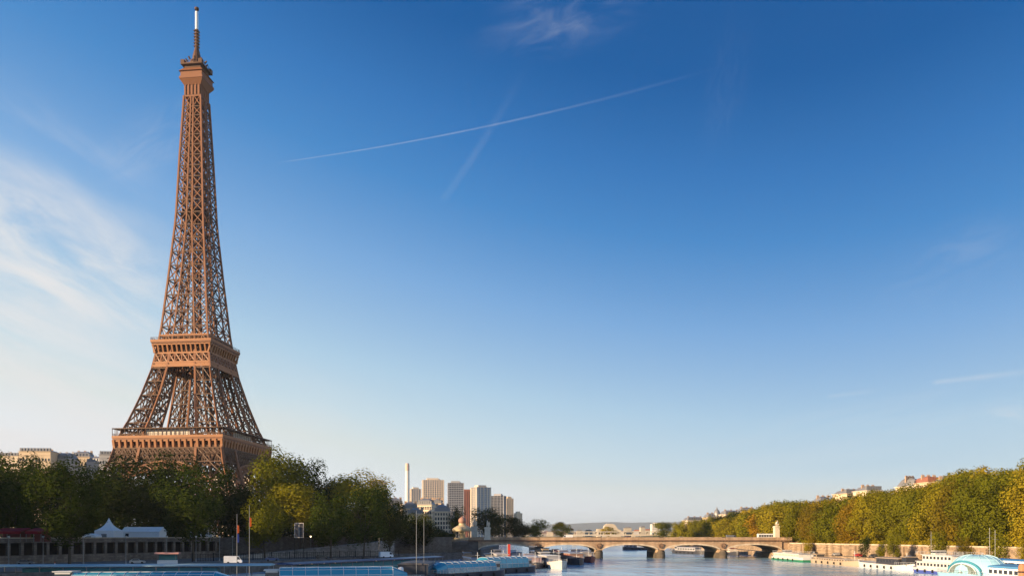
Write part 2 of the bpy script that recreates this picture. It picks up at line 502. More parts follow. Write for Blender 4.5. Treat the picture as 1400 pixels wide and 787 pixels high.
# bend towards the bridge: plain wall and a ramp in front of it
mb = MB(); pl2 = [(wallL(y) + .3, y) for y in (307, 360, 396)]
w2 = thing('quay_wall', 'plain dark stone wall behind the ramp between the row of openings and the bridge', 'wall', (-80, 345, QL))
b1 = MB(); c1 = MB(); t1 = MB()
for (p, q) in zip(pl2[:-1], pl2[1:]):
    P, Q = (p[0] + 80, p[1] - 345), (q[0] + 80, q[1] - 345)
    b1.wallseg(P, Q, 0, 7.5, 1.0); c1.wallseg(P, Q, 7.503, 7.8, 1.4)
    d_ = Vector((Q[0] - P[0], Q[1] - P[1])).normalized(); n_ = Vector((-d_.y, d_.x)) * 2.8
    t1.wallseg(Vector(P) + n_, Vector(Q) + n_, 6.35, 6.61, 4.6)
t1.build('terrace', M_quay, w2)
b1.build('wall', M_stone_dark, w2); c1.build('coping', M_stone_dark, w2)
rp = thing('quay_ramp', 'pale stone ramp climbing from the left quay towards the bridge', 'ramp', (-100, 300, QL))
mb = MB()
p0, p1 = Vector((-4, -3)), Vector((46, 45)); u = (p1 - p0).normalized(); n = Vector((u.y, -u.x)) * 4.5
a, b_ = p0, p1
mb.add([(a.x, a.y, 0), (b_.x, b_.y, 0), (b_.x + n.x, b_.y + n.y, 0), (a.x + n.x, a.y + n.y, 0),
        (a.x, a.y, .9), (b_.x, b_.y, 6.4), (b_.x + n.x, b_.y + n.y, 6.4), (a.x + n.x, a.y + n.y, .9)],
       [(3, 2, 1, 0), (4, 5, 6, 7), (0, 1, 5, 4), (1, 2, 6, 5), (2, 3, 7, 6), (3, 0, 4, 7)])
mb.build('ramp_wall', stone_mat('ramp_stone', (.30, .285, .27), 1.4, .6), rp)
mb = MB(); r0 = Vector((a.x + n.x, a.y + n.y)); r1 = Vector((b_.x + n.x, b_.y + n.y))
for k in range(17):
    t = k / 16; c = r0.lerp(r1, t); z = .9 + 5.5 * t
    mb.beam((c.x, c.y, z), (c.x, c.y, z + 1.0), .1)
mb.beam((r0.x, r0.y, 1.85), (r1.x, r1.y, 7.35), .1)
mb.build('railing', mat('dark_iron', (.03, .03, .035), .5, .3), rp)

# right bank: low quay edge, lit retaining wall above it
wr = thing('quay_wall', 'sunlit cream stone retaining wall along the right bank under the autumn trees', 'wall', (151, 300, QR))
yl = [120, 200, 262, 330, 396]
b1 = MB(); c1 = MB(); bt = MB()
for p, q in zip(yl[:-1], yl[1:]):
    P, Q = (wallR(p) - .3 - 151, p - 300), (wallR(q) - .3 - 151, q - 300)
    b1.wallseg(P, Q, 0, 4.9, 1.0); c1.wallseg(P, Q, 4.903, 5.4, 1.4)
    for k in range(1, 6):
        t = k / 6; bt.box(P[0] + (Q[0] - P[0]) * t - .7, P[1] + (Q[1] - P[1]) * t, 2.3, 1.0, 1.6, 4.6, top=.8)
b1.build('wall', M_stone, wr); c1.build('coping', M_lime, wr); bt.build('buttresses', M_stone, wr)
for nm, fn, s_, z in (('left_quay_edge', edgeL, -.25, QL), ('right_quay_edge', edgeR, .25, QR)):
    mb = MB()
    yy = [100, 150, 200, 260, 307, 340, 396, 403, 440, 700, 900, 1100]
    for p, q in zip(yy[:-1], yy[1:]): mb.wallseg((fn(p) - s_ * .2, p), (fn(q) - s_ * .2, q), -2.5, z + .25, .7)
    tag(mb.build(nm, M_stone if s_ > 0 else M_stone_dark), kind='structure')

# ------------------------------------------------------------------ the stone bridge
BX0, BX1, BY0, BY1 = -17.0, 136.0, 398.0, 430.0
br = thing('stone_bridge', 'low sunlit stone bridge of five flat arches across the river', 'bridge', (BX0, BY0, 0))
W_ = BX1 - BX0; NP = 5; PW = 3.4; SPN = (W_ - 4 * PW) / 5
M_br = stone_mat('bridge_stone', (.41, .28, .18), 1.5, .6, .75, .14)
M_br2 = stone_mat('shadow_toned_bridge_stone', (.24, .145, .09), 2.2, .5, .8, .1)  # shadow line under the parapet put into the cornice colour
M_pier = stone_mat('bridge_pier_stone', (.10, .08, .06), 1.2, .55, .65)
DZ = BY1 - BY0
span = MB(); pierm = []
for i in range(NP):
    x0 = i * (SPN + PW); N = 22
    am = MB(); zs = [4.2 + 2.6 * math.sqrt(max(0, 1 - (2 * k / N - 1) ** 2)) ** 1.25 for k in range(N + 1)]
    for k in range(N):
        xa, xb = x0 + SPN * k / N, x0 + SPN * (k + 1) / N; za, zb = zs[k], zs[k + 1]; T = 8.6
        am.add([(xa, 0, za), (xb, 0, zb), (xb, 0, T), (xa, 0, T), (xa, DZ, za), (xb, DZ, zb), (xb, DZ, T), (xa, DZ, T)],
               [(0, 1, 2, 3), (7, 6, 5, 4), (0, 4, 5, 1)])
    ao = am.build('arch', M_br, br)
    vr = MB()                                                       # arch ring standing a little proud
    for k in range(N):
        xa, xb = x0 + SPN * k / N, x0 + SPN * (k + 1) / N; za, zb = zs[k] + .02, zs[k + 1] + .02
        vr.add([(xa, -.22, za), (xb, -.22, zb), (xb, -.22, zb + .75), (xa, -.22, za + .75), (xa, .3, za), (xb, .3, zb), (xb, .3, zb + .75), (xa, .3, za + .75)],
               [(0, 1, 2, 3), (0, 4, 5, 1), (3, 2, 6, 7)])
    vr.build('arch_ring', M_lime, ao)
for i in range(4):
    xc = (i + 1) * SPN + (i + .5) * PW
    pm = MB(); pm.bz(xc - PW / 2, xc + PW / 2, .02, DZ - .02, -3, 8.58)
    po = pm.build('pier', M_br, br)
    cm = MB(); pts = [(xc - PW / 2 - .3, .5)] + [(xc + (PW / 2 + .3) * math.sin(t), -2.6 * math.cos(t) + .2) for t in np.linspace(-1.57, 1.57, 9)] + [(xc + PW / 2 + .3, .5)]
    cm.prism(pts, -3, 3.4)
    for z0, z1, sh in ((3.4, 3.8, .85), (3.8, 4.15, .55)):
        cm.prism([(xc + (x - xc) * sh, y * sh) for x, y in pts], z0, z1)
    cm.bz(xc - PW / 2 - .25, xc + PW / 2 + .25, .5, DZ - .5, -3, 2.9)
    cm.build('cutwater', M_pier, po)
    em = MB()                                                        # carved eagle and wreath on the spandrel
    ring = [(xc + 1.05 * math.cos(t), -.35, 6.3 + 1.05 * math.sin(t)) for t in np.linspace(0, 6.283, 17)]
    em.tube(ring, .28, 6)
    em.ext([(xc - 1.9, 7.0), (xc - .5, 6.2), (xc, 5.6), (xc + .5, 6.2), (xc + 1.9, 7.0), (xc + .5, 6.9), (xc, 7.4), (xc - .5, 6.9)], -.5, .1)
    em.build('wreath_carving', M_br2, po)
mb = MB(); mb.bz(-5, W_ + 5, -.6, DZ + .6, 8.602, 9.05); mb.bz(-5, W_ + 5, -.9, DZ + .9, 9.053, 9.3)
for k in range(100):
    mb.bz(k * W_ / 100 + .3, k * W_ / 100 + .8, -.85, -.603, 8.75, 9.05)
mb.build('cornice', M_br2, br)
for y in (0.0, DZ - .5):
    mb = MB(); mb.bz(-5, W_ + 5, y - .3, y + .2, 9.303, 10.4); mb.bz(-5, W_ + 5, y - .45, y + .35, 10.403, 10.65)
    for i in range(6): mb.box(i * (SPN + PW) - PW / 2 if i else 0, y - .05, 10.0, 2.0, .8, 1.5)
    mb.build('parapet', M_br, br)
mb = MB(); mb.bz(-5, W_ + 5, .2, DZ - .7, 9.303, 9.45); mb.build('roadway', M_asph, br)
# abutments
for x0, x1, lab in ((BX0 - 26, BX0, 'left'), (BX1, BX1 + 14, 'right')):
    mb = MB(); mb.bz(x0, x1 - .01, BY0 + .6, BY1, -3, 8.55)
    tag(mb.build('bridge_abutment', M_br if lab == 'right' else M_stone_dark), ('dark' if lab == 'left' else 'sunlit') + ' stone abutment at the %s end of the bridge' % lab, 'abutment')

def skin(name, joints, edges, m, parent=None, sub=1):
    me = bpy.data.meshes.new(name)
    me.from_pydata([j[:3] for j in joints], edges, []); me.materials.append(m)
    o = bpy.data.objects.new(name, me); COL.objects.link(o)
    if parent is not None: o.parent = parent
    sk = o.modifiers.new('skin', 'SKIN'); sk.use_smooth_shade = True
    for i, j in enumerate(joints):
        me.skin_vertices[0].data[i].radius = (j[3], j[3])
    me.skin_vertices[0].data[0].use_root = True
    if sub:
        ss = o.modifiers.new('sub', 'SUBSURF'); ss.levels = sub; ss.render_levels = sub
    return o

def pylon(px, ytop, ybase, wpx, Y, label, m, flip=1, statue=True):
    x = X_(px, Y); zb = 9.3 if BX0 - 5 < x < BX1 + 5 else 9.3
    w = wpx / F * Y; zt = Z_(ytop, Y)
    p = thing('statue_pylon', label, 'statue', (x, Y, zb))
    h = zt - zb
    mb = MB(); mb.box(0, 0, .5, w * 1.25, w * 1.6, 1.0); mb.box(0, 0, 1.0 + (h - 1.8) / 2, w, w * 1.35, h - 1.8 - .004)
    mb.box(0, 0, h - .6, w * 1.2, w * 1.6, .39); mb.box(0, 0, h - .2, w * 1.05, w * 1.4, .4)
    mb.build('plinth', m, p)
    if statue:
        z = h - .05; s = w / 3.2
        J = [(0, 0, z + 2.2 * s, .55 * s), (0, -1.1 * s, z + 2.35 * s, .6 * s), (0, 1.0 * s, z + 2.3 * s, .6 * s), (0, -1.7 * s, z + 3.2 * s, .38 * s), (0, -2.0 * s, z + 3.9 * s, .26 * s), (0, -2.6 * s, z + 3.5 * s, .18 * s)]
        E = [(0, 1), (0, 2), (1, 3), (3, 4), (4, 5)]
        for sx in (-.35, .35):
            for (yy, dy) in ((-1.1, -.15), (1.0, .15)):
                k = len(J); J += [(sx * s, (yy) * s, z + 1.3 * s, .24 * s), (sx * s, (yy + dy) * s, z + .02, .15 * s)]
                E += [(1 if yy < 0 else 2, k), (k, k + 1)]
        k = len(J); J += [(0, 1.7 * s, z + 2.1 * s, .14 * s), (0, 1.95 * s, z + 1.1 * s, .1 * s)]; E += [(2, k), (k, k + 1)]
        skin('horse', J, E, m, p)
        fx = flip * .95 * s
        J = [(fx, -.9 * s, z + 1.75 * s, .3 * s), (fx, -.9 * s, z + 2.6 * s, .42 * s), (fx, -.9 * s, z + 3.0 * s, .16 * s), (fx, -.9 * s, z + 3.35 * s, .24 * s),
             (fx - .2 * s, -.9 * s, z + .9 * s, .2 * s), (fx - .22 * s, -.9 * s, z + .02, .13 * s), (fx + .2 * s, -1.1 * s, z + .9 * s, .2 * s), (fx + .22 * s, -1.15 * s, z + .02, .13 * s),
             (fx - .55 * s, -1.0 * s, z + 2.1 * s, .14 * s), (fx - .6 * s, -1.4 * s, z + 2.6 * s, .11 * s), (fx + .5 * s, -.9 * s, z + 2.0 * s, .14 * s), (fx + .55 * s, -1.1 * s, z + 1.4 * s, .11 * s)]
        skin('warrior', J, [(0, 1), (1, 2), (2, 3), (0, 4), (4, 5), (0, 6), (6, 7), (1, 8), (8, 9), (1, 10), (10, 11)], m, p)
    return p
M_stat = mat('shade_toned_statue_stone', (.50, .45, .37), .8, var=.25)  # darker copy of the pylon stone, shade put into the colour
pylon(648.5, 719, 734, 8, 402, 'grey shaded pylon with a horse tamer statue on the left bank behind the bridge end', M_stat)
pylon(666.5, 720, 734, 7.5, 399, 'tall pale sunlit pylon with a horse tamer statue over the left end of the bridge', mat('sun_toned_statue_stone', (.66, .57, .44), .8, var=.15))  # paler copy of the same stone, sunlight put into the colour
pylon(1061.5, 718.5, 731, 6.2, 403, 'pale pylon with a horse tamer statue over the right end of the bridge', mat('sun_toned_statue_stone', (.66, .57, .44)))

# ------------------------------------------------------------------ the iron tower
TY = 485.0; TX = X_(269.0, TY); TB = 10.6; TH = R(-6.5)
tw = thing('iron_tower', 'tall brown wrought iron lattice tower rising above the trees on the left', 'tower', (TX, TY, TB), TH)
M_iron3 = mat('lighter_gallery_iron', (.33, .14, .054), .55, 0, .14, .15, spec=.35, streaks=.08)  # lighter copy of the tower iron for friezes and consoles
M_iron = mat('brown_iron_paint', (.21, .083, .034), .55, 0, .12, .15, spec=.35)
M_iron2 = mat('shade_toned_iron', (.10, .047, .024), .6, 0, .12, .15, spec=.3)  # shade inside the lattice put into a darker iron tone
hw = itp([(0, 56.0), (20, 45.0), (40, 35.2), (57, 31.2), (66, 27.9), (82, 22.8), (101, 17.9), (113, 16.0), (126, 14.4), (155, 11.8), (192, 8.7), (229, 7.2), (266, 5.4), (277, 5.0)])
lw = itp([(0, 24.0), (57, 14.5), (67, 13.2), (101, 9.3), (116, 8.6), (126, 8.2), (155, 7.9), (185, 7.2), (210, 6.4), (240, 5.6), (277, 4.2)])
def xbrace(mb, a0, a1, b0, b1, t, horiz=True, sub=True):
    """a braced panel: a0-a1 the lower edge, b0-b1 the upper"""
    mb.beam(a0, b1, t); mb.beam(a1, b0, t)
    if horiz: mb.beam(b0, b1, t * 1.25)
    if sub:
        m0, m1 = (Vector(a0) + Vector(b0)) / 2, (Vector(a1) + Vector(b1)) / 2
        mb.beam(m0, (Vector(b0) + Vector(b1)) / 2, t * .5); mb.beam(m1, (Vector(b0) + Vector(b1)) / 2, t * .5)
        mb.beam(m0, (Vector(a0) + Vector(a1)) / 2, t * .5); mb.beam(m1, (Vector(a0) + Vector(a1)) / 2, t * .5)
def leg_corner(h, sx, sy, i, j):
    o = hw(h); n_ = o - lw(h)
    return Vector((sx * (o if i else n_), sy * (o if j else n_), h))
ring4 = [(0, 0), (1, 0), (1, 1), (0, 1)]
for sx in (-1, 1):
    for sy in (-1, 1):
        lv = [0, 11, 22, 33, 43, 52, 59.5, 66.5, 75, 83.5, 92, 100, 107.5, 115.5]
        ch = MB(); bc = MB()
        for a, b_ in zip(lv[:-1], lv[1:]):
            for i, j in ring4:
                ch.beam(leg_corner(a, sx, sy, i, j), leg_corner(b_, sx, sy, i, j), 1.5 if a < 60 else 1.15)
            for (i, j), (i2, j2) in zip(ring4, ring4[1:] + ring4[:1]):
                a0, a1 = leg_corner(a, sx, sy, i, j), leg_corner(a, sx, sy, i2, j2)
                b0, b1 = leg_corner(b_, sx, sy, i, j), leg_corner(b_, sx, sy, i2, j2)
                am_, bm_ = (a0 + a1) / 2, (b0 + b1) / 2
                xbrace(bc, a0, am_, b0, bm_, .5, True, False); xbrace(bc, am_, a1, bm_, b1, .5, True, False)
                bc.beam(am_, bm_, .42)
            bc.beam(leg_corner(a, sx, sy, 0, 0), leg_corner(b_, sx, sy, 1, 1), .8)     # lift rails and stairs inside the leg
            bc.beam((leg_corner(a, sx, sy, 0, 0) + leg_corner(a, sx, sy, 1, 1)) / 2, (leg_corner(b_, sx, sy, 0, 0) + leg_corner(b_, sx, sy, 1, 1)) / 2, 1.8, 1.2)
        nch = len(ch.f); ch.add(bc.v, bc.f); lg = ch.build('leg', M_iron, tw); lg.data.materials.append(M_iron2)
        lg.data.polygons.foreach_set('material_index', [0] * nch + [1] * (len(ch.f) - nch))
        o = hw(0); n_ = o - lw(0)
        for i in (n_, o):
            for j in (n_, o): MB().box(sx * i, sy * j, -.6, 5, 5, 3.6, top=.75).build('masonry_foot', M_lime, lg)
def on_sides(fn):
    """run fn(map) for the four faces; map(u, d, z) -> point with u along the face, d out from the axis"""
    for k in range(4):
        c, s_ = [(1, 0), (0, 1), (-1, 0), (0, -1)][k]
        fn(lambda u, d, z, c=c, s_=s_: Vector((c * u + s_ * d, s_ * u - c * d, z)), k)
# arches under the first platform
def arch_side(mp, k):
    mb = MB(); N = 26; pts1 = []; pts2 = []
    for i in range(N + 1):
        t = math.pi * i / N
        r1, r2 = 33.0, 36.5
        z1, z2 = 10 + 29.5 * math.sin(t), 10 + 33.5 * math.sin(t)
        u1, u2 = -r1 * math.cos(t), -r2 * math.cos(t)
        pts1.append(mp(u1, hw(max(z1, 0)) - .4, z1)); pts2.append(mp(u2, hw(max(z2, 0)) - .4, z2))
    for i in range(N):
        mb.beam(pts1[i], pts1[i + 1], .9); mb.beam(pts2[i], pts2[i + 1], .9)
        mb.beam(pts1[i], pts2[i + 1], .45); mb.beam(pts2[i], pts1[i + 1], .45); mb.beam(pts1[i], pts2[i], .5)
    mb.build('arch', M_iron, tw)
on_sides(arch_side)
# first platform
P1 = 33.6
fp = MB(); fp.box(0, 0, 56.55, 2 * P1 - .4, 2 * P1 - .4, 1.1)
platform1 = fp.build('first_platform', M_iron, tw)
gird = MB(); cons = MB(); lat = MB(); rail = MB(); roof = MB()
def first(mp, k):
    w = P1
    # lattice girder between the legs below the deck
    for z0, z1, d in ((41.0, 47.5, 34.2), (47.5, 51.0, 33.0)):
        dd0 = min(hw(z0), w - .6) + .2; dd1 = min(hw(z1), w - .6) + .2
        n = 22
        for i in range(n):
            a, b_ = -dd0 + 2 * dd0 * i / n, -dd0 + 2 * dd0 * (i + 1) / n
            a2, b2 = -dd1 + 2 * dd1 * i / n, -dd1 + 2 * dd1 * (i + 1) / n
            p00, p10, p01, p11 = mp(a, dd0, z0), mp(b_, dd0, z0), mp(a2, dd1, z1), mp(b2, dd1, z1)
            lat.beam(p00, p11, .55); lat.beam(p10, p01, .55); lat.beam(p00, p01, .5)
        for z, dd in ((z0, dd0), (z1, dd1)): lat.beam(mp(-dd, dd, z), mp(dd, dd, z), 1.1, .8)
    # frieze panel and the arcade of consoles under the gallery
    gird.beam(mp(-w + 1.4, w - 1.9, 51.9), mp(w - 1.4, w - 1.9, 51.9), .7, 1.9)
    for i in range(19):
        u = -w + .9 + (2 * w - 1.8) * i / 18
        cons.beam(mp(u, w - 1.2, 51.0), mp(u, w - .4, 56.0), 1.5, 1.3)
    gird.beam(mp(-w, w - .35, 57.6), mp(w, w - .35, 57.6), .9, 1.5)
    gird.beam(mp(-w, w - .9, 55.4), mp(w, w - .9, 55.4), 1.3, .9)
    # railing and the light gallery roof above
    for z in (58.9, 59.5): rail.beam(mp(-w, w - .2, z), mp(w, w - .2, z), .16)
    for i in range(27):
        u = -w + .2 + (2 * w - .4) * i / 26
        rail.beam(mp(u, w - .2, 58.2), mp(u, w - .2, 62.2), .22)
    roof.beam(mp(-w, w - 2.0, 62.5), mp(w, w - 2.0, 62.5), 4.0, .5)
on_sides(first)
lat.build('girder_lattice', M_iron2, platform1); gird.build('frieze', M_iron3, platform1); cons.build('console_arcade', M_iron3, platform1)
rail.build('railing', M_iron2, platform1); roof.build('gallery_roof', M_iron2, platform1)
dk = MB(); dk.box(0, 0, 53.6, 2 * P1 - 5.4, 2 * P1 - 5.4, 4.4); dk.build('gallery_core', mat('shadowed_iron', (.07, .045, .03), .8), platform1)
M_pav = mat('pavilion_panels', (.75, .68, .58), .35, 0, .1, .5)
M_pglass = mat('bright_pavilion_glass', (.60, .54, .46), .3, 0, .15, .4)  # pale window glass, its lit look put into the colour
def pav(mp, k):
    mb = MB(); gl = MB()
    for u0, u1 in ((-16, 9.5),):
        a = mp(u0, 27.6, 0); b_ = mp(u1, 27.6, 0)
        c = (a + b_) / 2; d = b_ - a
        mb.box(c.x, c.y, 60.1, abs(d.x) + 4, abs(d.y) + 4, 5.0)
        n = 9
        for i in range(n):
            u = u0 + (u1 - u0) * (i + .5) / n
            p = mp(u, 29.75, 60.2); q = mp(u + 1.9, 29.75, 60.2)
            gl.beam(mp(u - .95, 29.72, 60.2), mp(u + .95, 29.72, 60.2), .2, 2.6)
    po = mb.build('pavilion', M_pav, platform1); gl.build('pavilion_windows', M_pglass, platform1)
on_sides(pav)
# second platform
P2 = 18.9
sp_ = MB(); sp_.box(0, 0, 115.4, 2 * P2 - .3, 2 * P2 - .3, .9); sp_.box(0, 0, 119.8, 2 * P2 - 7, 2 * P2 - 7, .6)
platform2 = sp_.build('second_platform', M_iron, tw)
gird = MB(); cons = MB(); lat = MB(); rail = MB()
def second(mp, k):
    w = P2
    gird.beam(mp(-w, w - .4, 116.3), mp(w, w - .4, 116.3), .9, 1.3)
    gird.beam(mp(-w + .6, w - 1.0, 114.2), mp(w - .6, w - 1.0, 114.2), 1.2, .8)
    for i in range(13):
        u = -w + 1.3 + (2 * w - 2.6) * i / 12
        cons.beam(mp(u, w - 2.3, 109.4), mp(u, w - .7, 114.4), .95, .9)
    for z0, z1 in ((103.6, 109.2),):
        d0, d1 = hw(z0) + .15, hw(z1) + .15; n = 8
        for i in range(n):
            f0, f1 = -1 + 2 * i / n, -1 + 2 * (i + 1) / n
            lat.beam(mp(d0 * f0, d0, z0), mp(d1 * f1, d1, z1), .75); lat.beam(mp(d0 * f1, d0, z0), mp(d1 * f0, d1, z1), .75)
            lat.beam(mp(d0 * f0, d0, z0), mp(d1 * f0, d1, z1), .8)
    for z, t in ((109.2, 1.0), (103.6, .9), (101.4, 1.4)): gird.beam(mp(-hw(z) - .2, hw(z) + .3, z), mp(hw(z) + .2, hw(z) + .3, z), .7, t)
    gird.beam(mp(-hw(102.5), hw(102.5) + .1, 102.5), mp(hw(102.5), hw(102.5) + .1, 102.5), .5, 2.4)
    for z in (117.6, 118.3): rail.beam(mp(-w, w - .2, z), mp(w, w - .2, z), .15)
    for i in range(20):
        u = -w + .2 + (2 * w - .4) * i / 19
        rail.beam(mp(u, w - .2, 116.9), mp(u, w - .2, 118.4), .16)
    gird.beam(mp(-w + 3.4, w - 3.6, 120.3), mp(w - 3.4, w - 3.6, 120.3), .6, .8)
    for i in range(9):
        u = -w + 4 + (2 * w - 8) * i / 8
        cons.beam(mp(u, w - 4.0, 116.5), mp(u, w - 4.0, 120), .5)
on_sides(second)
lat.build('girder_lattice', M_iron, platform2); gird.build('frieze', M_iron3, platform2); cons.build('console_arcade', M_iron3, platform2); rail.build('railing', M_iron2, platform2)
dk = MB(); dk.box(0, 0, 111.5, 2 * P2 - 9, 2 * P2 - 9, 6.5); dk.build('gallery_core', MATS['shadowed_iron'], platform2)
dk = MB(); dk.box(-3, 0, 118, 16, 20, 3.4); dk.build('upper_pavilion', M_iron2, platform2)
# upper shaft
lv = [115.5]
while lv[-1] < 262: lv.append(lv[-1] + max(5.6, 10.2 - (lv[-1] - 115) * .033))
lv[-1] = 268
ch = MB(); bc = MB(); core = MB()
for a, b_ in zip(lv[:-1], lv[1:]):
    def side(mp, k):
        oa, ob = hw(a), hw(b_)
        ia, ib = max(oa - lw(a), .75), max(ob - lw(b_), .75)
        for u0, u1 in ((-oa, -ob), (-ia, -ib), (ia, ib)):
            ch.beam(mp(u0, oa, a), mp(u1, ob, b_), 1.0 if abs(u0) == oa else .75)
        xbrace(ch, mp(-oa, oa, a), mp(-ia, oa, a), mp(-ob, ob, b_), mp(-ib, ob, b_), .42, True, False)
        xbrace(ch, mp(ia, oa, a), mp(oa, oa, a), mp(ib, ob, b_), mp(ob, ob, b_), .42, True, False)
        if ia > 1.0: xbrace(bc, mp(-ia, oa, a), mp(ia, oa, a), mp(-ib, ob, b_), mp(ib, ob, b_), .42, True, False)
        else: bc.beam(mp(-ia, oa, a), mp(ib, ob, b_), .5)
        bc.beam(mp(-ob, ob, b_), mp(ob, ob, b_), .6)
        # inner face of the legs
        xbrace(bc, mp(-ia, oa, a), mp(-ia, ia, a), mp(-ib, ob, b_), mp(-ib, ib, b_), .38, True, False)
        xbrace(bc, mp(ia, oa, a), mp(ia, ia, a), mp(ib, ob, b_), mp(ib, ib, b_), .38, True, False)
        ch.beam(mp(-ia, ia, a), mp(-ib, ib, b_), .8)
    on_sides(side)
    core.beam((1.6, 1.6, a), (1.6, 1.6, b_), .5); core.beam((-1.6, -1.6, a), (-1.6, -1.6, b_), .5)
    core.beam((-1.6, -1.6, a), (1.6, 1.6, b_), .4); core.beam((-1.6, 1.6, a), (-1.6, 1.6, b_), .5); core.beam((1.6, -1.6, a), (1.6, -1.6, b_), .5)
core.box(0, 0, 196, 13.5, 13.5, 1.6); core.box(0, 0, 198.6, 12.5, 12.5, .5)
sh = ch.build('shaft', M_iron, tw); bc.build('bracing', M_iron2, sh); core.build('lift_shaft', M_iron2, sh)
# summit
sm = MB()
sm.box(0, 0, 271.5, 10.2, 10.2, 7.4); sm.box(0, 0, 267.5, 11.4, 11.4, .8)
for sx, sy in ((1, 0), (-1, 0), (0, 1), (0, -1)):
    for i in range(5):
        u = -4.4 + 2.2 * i
        if sx: sm.beam((sx * 5.3, u, 267.8), (sx * 5.3, u, 275), .55)
        else: sm.beam((u, sy * 5.3, 267.8), (u, sy * 5.3, 275), .55)
smo = sm.build('summit_shaft', M_iron, tw)
ca = MB()
def frust(mb, z0, z1, a, b_):
    mb.add([(-a, -a, z0), (a, -a, z0), (a, a, z0), (-a, a, z0), (-b_, -b_, z1), (b_, -b_, z1), (b_, b_, z1), (-b_, b_, z1)],
           [(3, 2, 1, 0), (4, 5, 6, 7), (0, 1, 5, 4), (1, 2, 6, 5), (2, 3, 7, 6), (3, 0, 4, 7)])
frust(ca, 274.5, 277.5, 5.4, 7.3); ca.box(0, 0, 278.3, 14.8, 14.8, 1.3); ca.box(0, 0, 280.6, 13.6, 13.6, 3.0); frust(ca, 282.1, 284.6, 7.6, 5.6)
ca.build('summit_cabin', M_iron, tw)
ug = MB(); ug.box(0, 0, 285.5, 10.2, 10.2, 1.6); ug.box(0, 0, 286.8, 13.6, 13.6, .7)
for sx in (-1, 1):
    for sy in (-1, 1): ug.box(sx * 5.6, sy * 5.6, 288.2, 2.4, 2.4, 2.2)
for i in range(9):
    for sx, sy in ((1, 0), (0, 1), (-1, 0), (0, -1)):
        u = -6.4 + 1.6 * i; ug.beam((sx * 6.6 + (0 if sx else u), sy * 6.6 + (0 if sy else u), 287), (sx * 6.6 + (0 if sx else u), sy * 6.6 + (0 if sy else u), 289.2), .25)
ug.lathe([(4.6, 286.5), (4.5, 289.5), (3.9, 291.0), (2.6, 292.3), (2.3, 295.0), (1.7, 297.5), (1.2, 299.5)], 12)
for i in range(10):
    t = i * .628; ug.beam((5.2 * math.cos(t), 5.2 * math.sin(t), 290), (6.4 * math.cos(t), 6.4 * math.sin(t), 291.4), .7)
ug.build('upper_gallery', M_iron2, tw)
an = MB(); an.lathe([(1.15, 299), (1.05, 311), (.95, 311.1)], 10)
for i in range(6): an.box(0, 0, 300.5 + i * 1.9, 2.9, 2.9, .35)
ao = an.build('antenna_mast', M_iron2, tw)
an = MB(); an.lathe([(.95, 310.9), (.9, 322.0)], 10); an.build('white_antenna', mat('white_antenna_paint', (.75, .75, .74), .5), ao)
an = MB(); an.lathe([(.5, 321.8), (.5, 323.0), (1.3, 323.2), (1.3, 324.4), (.3, 324.8)], 10); an.build('antenna_tip', M_iron2, ao)

# ------------------------------------------------------------------ trees
LM = {
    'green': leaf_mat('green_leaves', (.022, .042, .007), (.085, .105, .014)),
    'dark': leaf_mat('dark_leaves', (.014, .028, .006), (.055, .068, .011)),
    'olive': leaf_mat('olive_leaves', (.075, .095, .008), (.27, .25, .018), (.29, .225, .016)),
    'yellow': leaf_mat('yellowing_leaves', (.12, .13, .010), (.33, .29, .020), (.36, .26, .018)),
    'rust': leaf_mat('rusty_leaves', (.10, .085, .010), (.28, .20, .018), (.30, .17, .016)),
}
M_bark = mat('bark', (.075, .06, .045), .95, var=.3, scale=1.5)

